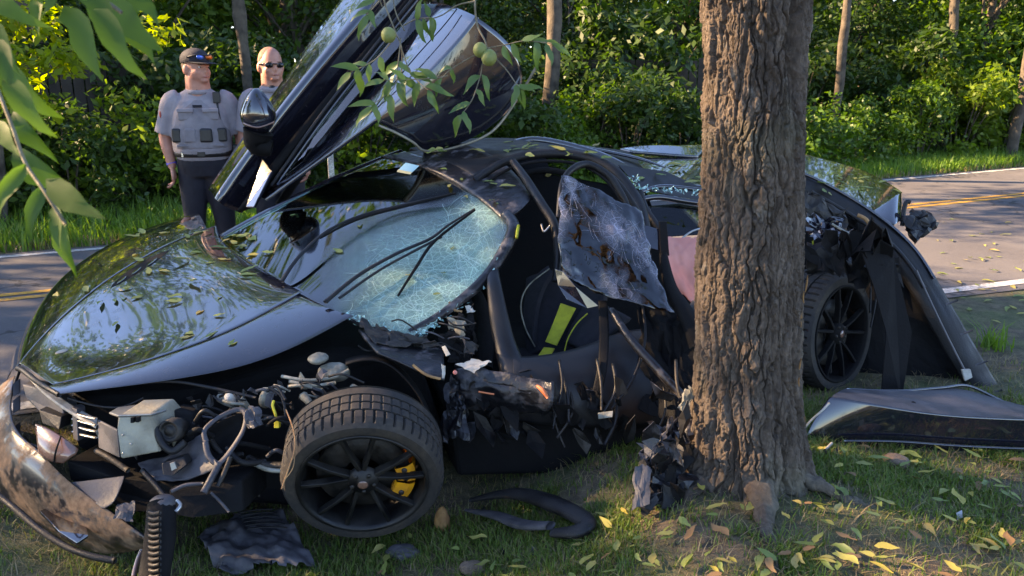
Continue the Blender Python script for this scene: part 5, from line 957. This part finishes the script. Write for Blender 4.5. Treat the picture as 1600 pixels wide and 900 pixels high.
def gtube(name, pts, r, mt, par, n=40, flat=1.0): return obj(name, *tube([gp(x, y, l) for x, y, l in pts], r, 10, n, flat), mt, par)
gtube('lower_blade', [(728, 806, .03), (775, 818, .04), (815, 836, .05), (860, 842, .06)], [.01, .03, .036, .03], 'grey_plastic', t, flat=.5); gtube('upper_blade', [(735, 800, .06), (800, 796, .08), (860, 812, .08), (915, 832, .05), (900, 848, .05), (862, 850, .05)], [.014, .035, .045, .04, .035, .02], 'black_plastic', t, flat=.6)
t = loose('undertray', 'grey cracked undertray with louvres lying by the front wheel', 'car part', gp(410, 880))
UT = np.array([[gp(x, y, l) for x, y, l in r] for r in [[(312, 850, .05), (365, 828, .12), (440, 826, .1)], [(320, 880, .05), (385, 858, .14), (470, 862, .08)], [(345, 905, .03), (410, 905, .06), (496, 895, .02)]]])
S = bsurf(UT, 30, 30); S[..., :2] += .03 * (rng.random((30, 30, 2)) - .5) * (np.abs(np.linspace(-1, 1, 30))[:, None, None] > .95); S[..., 2] += .06 * (fbm(*np.meshgrid(np.linspace(0, 5, 30), np.linspace(0, 5, 30)), 71) - .45) * 2; obj('tray', S.reshape(-1, 3), grid_faces(30, 30), 'grey_plastic', t, thick=.005)
for k in range(6):
    s = bsurf(UT, 3, 10, (.08 + .07 * k,) * 2, (.5, .92))[1] + (0, 0, .014); obj('louvre', *tube(s, .006, 6, 12, .5), 'black_plastic', t)
crumple('white_scrap', [(362, 826, gd(362, 850)), (378, 822, gd(378, 850)), (382, 834, gd(378, 850)), (368, 838, gd(362, 850))], 'white_foam', t, 6, .015, seed=81)
for nm, lab, px, py, mt, sz in (('label_scrap', 'small white printed scrap on the grass left of the trunk', 1038, 795, 'white_foam', .022), ('silver_scrap', 'small silver scrap lying in the grass right of the trunk', 1498, 812, 'bare_metal', .03)):
    p = gp(px, py, .02); a = np.array((.8, .2, .3)); b = np.array((.1, .6, .7)); t = loose(nm, lab, 'scrap', p); obj('sheet', [p - a * sz / 2 - b * sz / 2, p + a * sz / 2 - b * sz / 2, p + a * sz / 2 + b * sz / 2, p - a * sz / 2 + b * sz / 2], [(0, 1, 2, 3)], mt, t, False, thick=.003)
    if nm == 'label_scrap': obj('print_block', [p + a * sz * s + b * sz * q + np.array((0, -.003, .003)) for s, q in ((-.3, -.35), (.1, -.35), (.1, .1), (-.3, .1))], [(0, 1, 2, 3)], 'matte_black', t, False, thick=.001)
for nm, lab, px, py, r, mt in (('bark_chunk', 'orange brown slab of bark beside the front tyre', 692, 826, (.035, .03, .07), 'torn_wood'), ('field_stone', 'dark rounded stone in the shade under the torn side skirt', 1400, 728, (.06, .05, .035), 'root_bark'), ('flat_stone', 'flat grey stone in the grass below the front wheel', 630, 868, (.07, .05, .03), 'grey_plastic'), ('grass_stone', 'pale stone lying in the grass near the black trim strip', 740, 892, (.06, .04, .025), 'root_bark')):
    p = gp(px, py, r[2] * .5); V, Fc = ellipsoid((0, 0, 0), r, 18, 12); V *= 1 + .5 * (fbm(V[:, 0] * 30 + px, V[:, 1] * 30 + V[:, 2] * 25, px, 3)[:, None] - .45); o = obj(nm, V + p, Fc, mt, None, False); tagx(o, lab, 'stone' if 'stone' in nm else 'bark')
# ------------------------------------------------------------------ officers
def person_mats():
    for nm, c1, c2 in (('skin', (.5, .22, .15), (.38, .15, .1)),): varied(nm, c1, c2, .5, 14, .1, 90)
    varied('uniform_shirt', (.27, .24, .255), (.215, .19, .205), .85, 12, .35, 60); varied('vest_cloth', (.22, .198, .21), (.15, .135, .145), .85, 10, .4, 50)
    varied('navy_trousers', (.006, .006, .012), (.011, .011, .019), .8, 9, .5, 25); varied('black_leather', (.004, .004, .005), (.01, .01, .011), .4, 20)
    mat('purple_band', (.12, .08, .45), .5); mat('lens_black', (.005, .005, .006), .08); mat('lens_orange', (.55, .12, .02), .15, .4); mat('lens_blue', (.03, .12, .45), .15, .4); mat('lip', (.36, .13, .1), .5); mat('eye_white', (.6, .56, .53), .3); mat('eye_dark', (.03, .02, .015), .2)
    varied('buzz_hair', (.22, .11, .07), (.3, .16, .11), .9, 60, .4, 200); varied('brown_hair', (.05, .03, .02), (.08, .05, .03), .8, 40); mat('badge_silver', (.7, .68, .62), .25, .9); mat('patch_red', (.4, .06, .04), .7); mat('steel', (.5, .5, .5), .3, .8)
person_mats()
def remesh(o, vox, it=6):
    m = o.modifiers.new('remesh', 'REMESH'); m.mode = 'VOXEL'; m.voxel_size = vox; m.use_smooth_shade = True
    s = o.modifiers.new('smooth', 'SMOOTH'); s.factor = .5; s.iterations = it
def rings(rs, seg=24, p=2.4):
    """stack of super-ellipse sections (x, y, z, rx, ry)"""
    V = []
    for x, y, z, rx, ry in rs:
        for k in range(seg):
            w = 2 * math.pi * k / seg; c, s = math.cos(w), math.sin(w); V.append((x + rx * math.copysign(abs(c) ** (2 / p), c), y + ry * math.copysign(abs(s) ** (2 / p), s), z))
    Fc = [tuple(f[::-1]) for f in grid_faces(len(rs), seg, closed_v=True)] + [tuple(range(seg)), tuple((len(rs) - 1) * seg + k for k in range(seg - 1, -1, -1))]
    return np.array(V), [f[::-1] for f in Fc]
def person(label, base, heading, headturn, k, arms, bulk, capped, name='person'):
    """figure facing -y before it is turned by heading; k scales it; arms = joints for each side"""
    r0 = thing(name, label, 'person', tuple(base)); r0.rotation_euler = (0, 0, heading); r0.scale = (k, k, k); B = np.array(base)
    def put(nm, vf, mt, par=None, **kw): 
        o = obj(nm, np.asarray(vf[0]) + B, vf[1], mt, par or r0, **kw); return o
    def head_t(V): return rotz((np.asarray(V, float) - (0, 0, 1.6)) * (1.13, 1.12, 1.1) + (0, 0, 1.562), headturn, (0, .0, 0))
    bk = bulk; P = []
    # body: head, neck, core, arms, hands, legs in one skin
    hd = [ellipsoid((0, .0, 1.70), (.078, .098, .115), 24, 18), ellipsoid((0, -.03, 1.645), (.068 * (1 + .1 * bk), .072, .075), 20, 14), ellipsoid((0, -.098, 1.665), (.014, .022, .024), 10, 8), ellipsoid((0, -.085, 1.70), (.05, .025, .014), 12, 8), ellipsoid((0, -.078, 1.60), (.035, .03, .022), 12, 8), ellipsoid((0, -.088, 1.632), (.03, .02, .014), 12, 8)]
    for s in (-1, 1): hd.append(ellipsoid((s * .082, .012, 1.675), (.014, .026, .036), 10, 8)); hd.append(ellipsoid((s * .04, -.062, 1.655), (.03, .03, .03), 10, 8))
    P += [(head_t(v), f) for v, f in hd]; P.append(tube([(0, .02, 1.42), (0, .012, 1.5), (0, 0, 1.6)], [.1 + .012 * bk, .078 + .014 * bk, .076 + .01 * bk], 20))
    P.append(rings([(0, 0, .9, .15, .1), (0, 0, 1.1, .16, .1), (0, 0, 1.35, .17, .1), (0, .01, 1.47, .1, .07)]))
    for s in (-1, 1): P.append(tube([(s * .1, 0, .95), (s * .115, -.005, .5), (s * .125, .01, .1)], [.08, .055, .045], 14))
    sleeves = []
    for s, J in zip((-1, 1), arms):
        sh, el, wr = [np.array(q, float) for q in J[:3]]; d = (wr - el) / np.linalg.norm(wr - el)
        P.append(tube([sh, (sh + el) / 2, el, el + (wr - el) * .35, wr], [.06 + .012 * bk, .055 + .01 * bk, .045 + .006 * bk, .047 + .005 * bk, .029], 16, 14))
        sd = np.array(J[3], float); sd /= np.linalg.norm(sd); nrm = np.cross(d, sd)           # sd: thumb side
        pm = wr + d * .05; P.append(tube([wr - d * .01, wr + d * .03, wr + d * .085], [.03, .043, .042], 12, 6, .5, up=nrm))
        for q, (o, L) in enumerate(((.033, .075), (.012, .085), (-.011, .08), (-.032, .062))):
            b0 = wr + d * .075 + sd * o; b1 = b0 + d * L * .5 + nrm * .012; b2 = b1 + d * L * .3 + nrm * .03; b3 = b2 + d * L * .1 + nrm * .03
            P.append(tube([b0, b1, b2, b3], [.0105, .01, .009, .007], 8, 8))
        b0 = wr + d * .025 + sd * .032; P.append(tube([b0, b0 + d * .035 + sd * .022, b0 + d * .07 + sd * .02 + nrm * .012], [.014, .012, .008], 8, 6))
        mid = sh + (el - sh) * .92; sleeves.append(tube([sh + np.array((-s * .05, 0, .02)), sh, sh + (el - sh) * .5, mid], [.075 + .01 * bk, .068 + .014 * bk, .07 + .012 * bk, .076 + .012 * bk], 20, 12))
    b = put('body', join(P), 'skin'); remesh(b, .0075, 3)
    w = .03 * bk
    shirt = [rings([(0, .0, .93, .165 + w, .125 + w * 1.2), (0, -.01, 1.02, .175 + w * 1.4, .13 + w * 1.6), (0, -.01, 1.15, .185 + w * 1.2, .135 + w * 1.3), (0, 0, 1.3, .2 + w * .6, .135 + w * .6), (0, .01, 1.4, .21 + w * .3, .118 + w * .2), (0, .015, 1.455, .16, .095), (0, .015, 1.5, .085, .075)], 28)] + sleeves
    s_ = put('shirt', join(shirt), 'uniform_shirt'); remesh(s_, .011, 4)
    put('collar', lathe((0, .012, 1.485), (0, -.12, 1), [(.075, .03), (.098, .012), (.112, -.018), (.102, -.02), (.086, .006)], 24), 'uniform_shirt'); put('undershirt', ellipsoid((0, -.055, 1.49), (.035, .03, .025), 12, 8), 'black_leather')
    leg = [rings([(0, 0, .8, .16 + w * .6, .12 + w * .6), (0, 0, .9, .172 + w, .13 + w), (0, 0, 1.0, .17 + w * 1.1, .13 + w * 1.2)], 24)]
    for s in (-1, 1): leg.append(tube([(s * .085, 0, .92), (s * .1, -.005, .7), (s * .115, -.01, .48), (s * .125, .0, .25), (s * .13, .01, .05)], [.115 + w * .4, .102 + w * .35, .08 + w * .2, .075, .072], 18, 16))
    t_ = put('trousers', join(leg), 'navy_trousers'); remesh(t_, .013, 3)
    for s in (-1, 1): put('boot', join([tube([(s * .13, .05, .05), (s * .13, -.05, .045), (s * .135, -.17, .03)], [.055, .052, .035], 12, 8, .8), tube([(s * .13, .02, .02), (s * .13, .02, .16)], .055, 12)]), 'black_leather')
    bw = .172 + w * 1.15; bd = .132 + w * 1.25
    belt = put('belt', rings([(0, 0, .965, bw + .006, bd + .006), (0, 0, .968, bw + .012, bd + .012), (0, 0, 1.015, bw + .012, bd + .012), (0, 0, 1.018, bw + .006, bd + .006)], 28), 'black_leather')
    put('buckle', bx(0, -bd - .014, .992, .06, .008, .04), 'black_leather', belt, smooth=False, bevel=.003)
    for x in (-.14, .07): put('belt_keeper', bx(x, -bd * .95 + abs(x) * .1, .992, .03, .012, .05), 'badge_silver', belt, smooth=False, bevel=.002)
    for s, sz in ((1, (.055, .12, .2)), (-1, (.04, .08, .1))): put('holster', bx(s * (bw + .03), 0, .95, *sz, .9), 'black_leather', belt, smooth=False, bevel=.012)
    if capped:
        v = put('vest', join([rings([(0, -.005, 1.03, .172 + w * 1.5, .135 + w * 1.7), (0, -.005, 1.15, .184 + w * 1.3, .142 + w * 1.45), (0, -.003, 1.3, .18 + w * .6, .145 + w * .7), (0, .0, 1.38, .155, .128), (0, .005, 1.42, .13, .11)], 28)]), 'vest_cloth'); remesh(v, .011, 3)
        for x in (-.095, .095):
            put('chest_pocket', bx(x, -.168 + abs(x) * .1, 1.3, .115, .03, .085), 'vest_cloth', v, smooth=False, bevel=.01); put('pocket_flap', bx(x, -.186 + abs(x) * .1, 1.335, .122, .018, .03), 'uniform_shirt', v, smooth=False, bevel=.006)
        for x, m_, sz in ((-.175, 'black_leather', .075), (-.07, 'vest_cloth', .095), (.05, 'black_leather', .1), (.165, 'black_leather', .08)): put('pouch', bx(x, -.205 + abs(x) * .33, 1.14, sz, .06, .11, .9), m_, v, smooth=False, bevel=.014)
        put('name_tape', bx(.0, -.166, 1.365, .07, .01, .022), 'navy_trousers', v, smooth=False); put('vest_seam', bx(0, -.19, 1.06, .36, .02, .02), 'vest_cloth', v, smooth=False, bevel=.008)
        put('shoulder_patch', ellipsoid((arms[0][0][0] - .085, -.02, arms[0][0][2] - .09), (.014, .035, .04), 10, 8), 'patch_red', s_)
    else:
        put('button_strip', bx(0, -.148 - w * .6, 1.22, .03, .012, .42), 'uniform_shirt', s_, smooth=False, bevel=.003); put('badge', bx(.1, -.15, 1.33, .04, .01, .05), 'badge_silver', s_, smooth=False, bevel=.006)
        for x in (-.09, .09): put('chest_pocket', bx(x, -.138, 1.28, .1, .016, .11), 'uniform_shirt', s_, smooth=False, bevel=.008)
    put('shoulder_radio', join([bx(.145, -.1, 1.43, .055, .045, .085), tube([(.145, -.1, 1.4), (.16, -.13, 1.25), (.17, -.1, 1.1)], .008, 6, 10)]), 'black_leather', smooth=False, bevel=.006)
    hp = lambda v: head_t(np.asarray(v, float))
    face = lambda nm, vf, mt: put(nm, (hp(vf[0]), vf[1]), mt, b)
    face('mouth', ellipsoid((0, -.107, 1.626), (.024, .006, .006), 12, 6), 'lip')
    for s in (-1, 1):
        face('eye', ellipsoid((s * .032, -.088, 1.693), (.013, .009, .008), 10, 8), 'eye_white'); face('iris', ellipsoid((s * .032, -.096, 1.693), (.006, .004, .006), 8, 6), 'eye_dark'); face('eyebrow', ellipsoid((s * .034, -.098, 1.714), (.02, .006, .005), 10, 6), 'brown_hair' if capped else 'buzz_hair')
    if capped:
        V, Fc = ellipsoid((0, .006, 1.742), (.093, .116, .085), 26, 18); V[:, 2] = np.maximum(V[:, 2], 1.722); cap = put('cap', (hp(V), Fc), 'black_leather'); cap.data.materials[0] = M['navy_trousers']
        bv = []; 
        for i in range(15):
            a = math.pi * (1 + i / 14); bv += [(.09 * math.cos(a), .11 * math.sin(a), 1.727), (.088 * math.cos(a), -.01 + .125 * math.sin(a) + .065 * math.sin(a), 1.727 - .012 * abs(math.sin(a)))]
        put('cap_brim', (hp(bv), grid_faces(15, 2)), 'navy_trousers', cap, thick=.006)
        for s in (-1, 1): put('perched_lens', (hp(ellipsoid((s * .036, -.108, 1.762), (.03, .014, .019), 14, 8)[0]), ellipsoid((0, 0, 0), (1, 1, 1), 14, 8)[1]), 'lens_orange' if s > 0 else 'lens_blue', cap)
        put('cap_glasses_frame', (hp(tube([(-.088, -.03, 1.762), (-.06, -.1, 1.778), (0, -.122, 1.776), (.06, -.1, 1.778), (.088, -.03, 1.762)], .005, 6, 20)[0]), tube([(-.088, -.03, 1.762), (-.06, -.1, 1.778), (0, -.122, 1.776), (.06, -.1, 1.778), (.088, -.03, 1.762)], .005, 6, 20)[1]), 'black_leather', cap)
        V, Fc = ellipsoid((0, .022, 1.70), (.083, .09, .07), 20, 14); face('hair', (V, Fc), 'brown_hair')
    else:
        V, Fc = ellipsoid((0, .016, 1.722), (.081, .096, .098), 26, 18); V[:, 1] = np.where(V[:, 2] < 1.73, np.maximum(V[:, 1], .0), V[:, 1]); hr = face('hair', (V, Fc), 'buzz_hair')
        gl = put('sunglasses', (hp(tube([(-.086, .01, 1.698), (-.07, -.075, 1.7), (0, -.112, 1.7), (.07, -.075, 1.7), (.086, .01, 1.698)], .005, 6, 20)[0]), tube([(0, 0, 0)] * 2, .1, 6, None)[1] if False else tube([(-.086, .01, 1.698), (-.07, -.075, 1.7), (0, -.112, 1.7), (.07, -.075, 1.7), (.086, .01, 1.698)], .005, 6, 20)[1]), 'lens_black')
        for s in (-1, 1): put('lens', (hp(ellipsoid((s * .036, -.092, 1.692), (.031, .016, .02), 14, 8)[0]), ellipsoid((0, 0, 0), (1, 1, 1), 14, 8)[1]), 'lens_black', gl)
    return r0, b, put
b1 = on_plane(336, 421); a1 = (((-.21, .01, 1.385), (-.285, .03, 1.12), (-.25, -.03, .87), (0, -1, 0)), ((.21, .01, 1.385), (.3, .02, 1.12), (.31, -.05, .88), (0, -1, 0)))
o1, bd1, put1 = person('officer in grey shirt, load vest and black cap with mirrored glasses on it', b1, R(14), R(42), 1.02, a1, 1.35, True)
put1('wrist_band', tube([(-.252, -.022, .895), (-.257, -.012, .915)], .04, 14), 'purple_band'); put1('watch', tube([(.31, -.042, .9), (.309, -.03, .93)], .041, 14), 'black_leather')
b2 = on_plane(446, 419); a2 = (((-.19, .01, 1.39), (-.25, .02, 1.12), (-.23, -.05, .88), (0, -1, 0)), ((.19, .01, 1.39), (.25, .02, 1.12), (.24, -.05, .88), (0, -1, 0)))
person('bald officer in grey shirt and dark sunglasses standing behind the raised door', b2, R(12), R(20), 1.03, a2, .6, False)
# sign post behind the car
p = on_plane(521, 330); t = thing('marker_post', 'pale grey marker post in the verge behind the raised door', 'post', tuple(p)); obj('post', *box(p + (0, 0, .35), X3, Y3, Z3, (.07, .02, 1.1)), 'white_paint', t, False, bevel=.004); obj('cap', *box(p + (0, 0, .91), X3, Y3, Z3, (.075, .028, .02)), 'white_paint', t, False)
# ------------------------------------------------------------------ leaves and hanging boughs
leafmat('walnut_leaf', [(.05, .11, .03), (.075, .14, .035), (.1, .16, .04)], .4, .3, (1.3, 1.5, .5))
leafmat('front_leaf', [(.045, .1, .012), (.07, .135, .015), (.095, .165, .02)], .45, .5, (1.5, 1.7, .5))
leafmat('fallen_green', [(.12, .17, .045), (.2, .24, .06), (.27, .26, .07)], .5, .15); leafmat('fallen_yellow', [(.4, .31, .06), (.34, .3, .08), (.3, .22, .07)], .55, .15); leafmat('fallen_brown', [(.2, .11, .05), (.28, .16, .07)], .7, .1)
for nm in ('fallen_green', 'fallen_yellow', 'fallen_brown', 'walnut_leaf', 'front_leaf'):          # colour differs from leaf object to leaf object
    n = N(nm); rnd = n.new('ShaderNodeObjectInfo').outputs['Random']; cr = [x for x in n.t.nodes if x.type == 'VALTORGB'][0]; n.link(rnd, cr.inputs['Fac'])
varied('twig', (.1, .085, .05), (.17, .15, .1), .8, 30, .3, 90); varied('green_husk', (.13, .16, .04), (.2, .22, .06), .6, 14, .4, 60)
def leaf_mesh(curl, fold, wob, seed, n=7, wid=.34):
    g = np.random.default_rng(seed); V = []
    for i in range(n):
        s = i / (n - 1); w = wid * math.sin(math.pi * min(1, s ** .8 * .97 + .02)) * (1 - .35 * s); z = -curl * s * s; y = wob * math.sin(s * 5 + seed) * .1
        for e in (-1, 0, 1): V.append((s, y + e * w * .5 * (1 + .12 * g.normal()), z + abs(e) * fold * w + .02 * g.normal() * abs(e)))
    me = mesh_np('leaf', V, grid_faces(n, 3)); return me
LM = {}
def leaf_data(mt, k, flat):
    key = (mt, k, flat)
    if key not in LM:
        me = leaf_mesh(*(((.05, .06, .4), (.12, .2, .8), (.02, .03, .2), (.22, .12, .6), (-.08, .18, 1.))[k] if flat else ((.25, .15, .5), (.4, .2, .7), (.15, .1, .3), (.5, .25, .6), (.3, .05, .8))[k]), k, wid=.42 if flat else .38); me.materials.append(M[mt]); LM[key] = me
    return LM[key]
def leaf_at(name, p, direction, normal, size, mt, parent=None, flat=False, k=None):
    d = Vector(direction).normalized(); nv = Vector(normal); y = nv.cross(d)
    if y.length < 1e-4: y = Vector((0, 1, 0)).cross(d)
    y.normalize(); z = d.cross(y); m = Matrix((d, y, z)).transposed()
    o = bpy.data.objects.new(name, leaf_data(mt, random.randrange(5) if k is None else k, flat)); COL.objects.link(o)
    loc = np.asarray(p, float) - (rootloc(parent) if parent else 0); o.parent = parent
    o.matrix_local = Matrix.Translation(Vector(loc)) @ m.to_4x4() @ Matrix.Diagonal((size, size, size, 1)); return o
# twig with walnuts hanging in front of the raised door
TD = 3.0
br = thing('walnut_bough', 'thin walnut bough with green nuts hanging before the raised door', 'branch', tuple(at(745, 0, TD)))
def twig(pts, r, par=br): return obj('twig', *tube(A(pts), r, 6, 24), 'twig', par)
twig([(748, -120, TD), (743, -40, TD), (742, 6, TD), (746, 40, TD), (757, 62, TD - .02), (761, 75, TD - .02)], [.006, .005, .0045, .004, .0035, .003]); twig([(743, 2, TD), (715, 8, TD), (690, 24, TD), (664, 32, TD)], [.004, .003, .0025, .002])
twig([(595, -60, TD), (600, 0, TD), (618, 50, TD), (628, 80, TD), (626, 150, TD)], [.004, .0035, .003, .0025, .002]); twig([(612, -60, TD), (616, 10, TD), (632, 48, TD)], .0025)
def frond(pts, pairs, size, ang=1.0, spread=(.2, 1)):
    P = A(pts); twig(pts, [.0025, .0022, .002, .0015][:len(pts)] if len(pts) <= 4 else .002); C = smooth_curve(P, 40)
    for i in range(pairs):
        s = spread[0] + (spread[1] - spread[0]) * (i + .6) / pairs; j = min(38, int(s * 39)); p = C[j]; t = C[j + 1] - C[j]; t /= np.linalg.norm(t); sd = np.cross(t, (0, -1, .15)); sd /= np.linalg.norm(sd)
        for e in (-1, 1):
            if random.random() < .2: continue
            d = t * .5 + e * sd * ang + np.array((0, random.uniform(-.5, .3), -.55)); leaf_at('leaflet', p, d, np.array((random.uniform(-.5, .5), -.75, .6)), size * random.uniform(.75, 1.2), 'walnut_leaf', br)
    leaf_at('leaflet', C[-1], C[-1] - C[-4] + (0, 0, -.004), (.1, -.7, .6), size, 'walnut_leaf', br)
frond([(762, 75, 2.98), (790, 70, 2.97), (820, 64, 2.95), (862, 68, 2.94)], 5, .085, .7); frond([(760, 80, 2.98), (735, 90, 2.96), (705, 108, 2.95), (690, 122, 2.95)], 2, .07, 1.0, (.5, 1)); frond([(756, 90, 2.98), (750, 120, 2.97), (738, 155, 2.96), (722, 178, 2.96)], 4, .085)
frond([(775, 92, 2.98), (792, 110, 2.97), (806, 130, 2.96), (812, 135, 2.96)], 2, .085, .9, (.6, 1)); frond([(626, 60, TD), (622, 100, 2.98), (616, 135, 2.96), (580, 165, 2.94)], 5, .09); frond([(628, 78, TD), (640, 110, 2.98), (656, 130, 2.96), (668, 140, 2.95)], 3, .085)
frond([(630, 40, TD), (650, 30, 2.98), (668, 28, 2.97), (672, 27, 2.97)], 4, .085); frond([(620, 55, TD), (590, 90, 2.97), (565, 105, 2.95), (548, 112, 2.95)], 4, .085); frond([(700, 118, 2.95), (680, 122, 2.95), (650, 124, 2.94), (600, 125, 2.93)], 5, .08)
frond([(597, 10, TD), (590, -5, 2.98), (582, 8, 2.97), (572, 22, 2.96)], 2, .09)
for px, py, r in ((607, 55, .026), (750, 78, .025), (764, 90, .028)):
    V, Fc = ellipsoid((0, 0, 0), (r, r, r * 1.06), 22, 16); V *= 1 + .05 * (vnoise(V[:, 0] * 90 + px, V[:, 2] * 90 + V[:, 1] * 50, 4)[:, None] - .5); obj('walnut', V + at(px, py, 2.93), Fc, 'green_husk', br)
# large blurred leaves close to the lens at the upper left
fb = thing('near_bough', 'big soft green leaves of a bough hanging at the left', 'branch', tuple(at(0, 100, 1.25)))
def big(px, py, tx, ty, d=1.2, w=1.0):
    a, b = at(px, py, d), at(tx, ty, d - .03); L = np.linalg.norm(b - a); leaf_at('leaf', a, b - a, (random.uniform(-.3, .3), -.8, .55), L, 'front_leaf', fb, False, random.randrange(5))
for q in ((-30, 5, 50, 12), (60, -30, 48, 45), (95, -25, 60, 10), (120, -20, 190, 60), (150, -15, 245, 75), (170, 10, 225, 85), (100, 10, 150, 110), (140, 20, 210, 90), (190, -30, 235, 20), (-20, 100, 68, 160), (-10, 60, 15, 130), (0, 130, 66, 185), (20, 175, 60, 238), (-5, 190, 22, 240), (20, 232, 100, 300), (35, 255, -15, 330), (-20, 230, 10, 190), (60, 290, 40, 365), (70, 285, 155, 338), (85, 320, 85, 385), (100, 345, 95, 420), (-30, 30, 20, 100), (230, -20, 200, 30), (60, 0, 20, -40)): big(*q, d=1.2 + random.uniform(-.12, .25))
obj('twig', *tube(A([(-60, -40, 1.3), (-10, 120, 1.25), (20, 200, 1.22), (40, 255, 1.22), (70, 300, 1.2), (102, 350, 1.2)]), .0028, 6, 30), 'twig', fb); obj('twig', *tube(A([(20, -80, 1.3), (100, -20, 1.28), (160, 0, 1.27), (190, 20, 1.27)]), .003, 6, 20), 'twig', fb)
# ------------------------------------------------------------------ fallen leaves, each a thing of its own
def ground_normal(x, y): 
    e = .04; return np.array((gz(x - e, y) - gz(x + e, y), gz(x, y - e) - gz(x, y + e), 2 * e))
LEAF_LABEL = {'fallen_green': 'fallen green leaf lying in the grass round the walnut trunk', 'fallen_yellow': 'fallen yellow leaf lying in the grass round the walnut trunk', 'fallen_brown': 'dry brown leaf lying in the grass round the walnut trunk'}
def drop(x, y, z, nrm, size, mt, label, group):
    a = random.uniform(0, 6.28); o = leaf_at('fallen_leaf', (x, y, z), (math.cos(a), math.sin(a), random.uniform(-.05, .25)), nrm, size, mt, None, True); return tagx(o, label, 'leaf', group)
g = np.random.default_rng(101); cnt = 0
while cnt < 165:
    px = 560 + 1060 * g.random(); py = 700 + 210 * g.random()
    if px < 900 and (py < 850 or g.random() < .5): continue
    if 900 <= px < 1060 and py < 800: continue
    p = gp(px, py); 
    if (p[0] - TX) ** 2 + (p[1] - TY) ** 2 < .08: continue
    mt = ('fallen_green', 'fallen_green', 'fallen_yellow', 'fallen_yellow', 'fallen_green', 'fallen_brown')[cnt % 6]
    drop(p[0], p[1], p[2] + .034, ground_normal(p[0], p[1]) + g.normal(size=3) * .02, .04 + .055 * g.random(), mt, LEAF_LABEL[mt], mt.replace('fallen_', '') + ' leaves on the near bank'); cnt += 1
for k in range(75):
    c = ((1500, 360), (1540, 400), (1440, 420), (1560, 440), (1590, 480), (1400, 440), (1530, 470))[k % 7]; px = c[0] + 45 * g.normal(); py = c[1] + 14 * g.normal()
    p = on_plane(px, py); z = .014 if p[1] > road_edge(p[0]) - .1 else float(gz(p[0], p[1])) + .012
    drop(p[0], p[1], z, (0, 0, 1), .06 + .05 * g.random(), ('fallen_green', 'fallen_yellow', 'fallen_green')[k % 3], 'fallen leaf scattered on the asphalt beyond the rear of the car', 'leaves on the road')
def on_car(px, py, names, size, lab, grp, mt='fallen_green'):
    pass
# leaves that came down on the bodywork: dropped straight along the view on to the nearest panel and laid flat there
bpy.context.view_layer.update(); DG = bpy.context.evaluated_depsgraph_get(); co = Vector((0, 0, CAM_H))
def car_hit(px, py):
    d = Vector(at(px, py, 1.0)) - co; d.normalize(); best = None
    ok, loc, nrm, idx, ob, mx = SC.ray_cast(DG, co + d * 3.2, d, distance=6)
    if not ok: return None
    r = ob
    while r.parent: r = r.parent
    return (np.array(loc), np.array(nrm if nrm.dot(d) < 0 else -nrm)) if r == CAR else None
g = np.random.default_rng(131)
spots = [((690, 232), 26, 5, 10), ((820, 232), 30, 6, 14), ((900, 240), 25, 8, 8), ((1060, 262), 30, 10, 12), ((1330, 290), 30, 12, 22), ((385, 372), 12, 9, 14), ((230, 350), 60, 12, 14), ((300, 400), 60, 20, 16), ((170, 470), 60, 30, 10), ((330, 480), 50, 30, 8), ((650, 380), 70, 40, 9), ((720, 280), 30, 12, 6), ((930, 260), 50, 12, 6), ((300, 528), 30, 6, 3), ((780, 300), 15, 15, 3)]
def where(px, py): return 'rear deck' if px > 985 else 'roof' if px > 660 and py < 262 else 'windscreen' if px > 400 and py < 500 else 'cowl by the raised door' if px > 345 else 'bonnet'
for c, sx, sy, n_ in spots:
    for k in range(n_):
        px, py = c[0] + sx * g.normal(), c[1] + sy * g.normal(); h = car_hit(px, py)
        if h is None or h[1][2] < .25: continue
        o = drop(*(h[0] + h[1] * .006), h[1], .055 + .05 * g.random(), ('fallen_green', 'fallen_yellow', 'fallen_green', 'fallen_green')[k % 4], 'fallen leaf lying on the ' + where(px, py) + ' of the wrecked car', 'leaves on the ' + where(px, py))
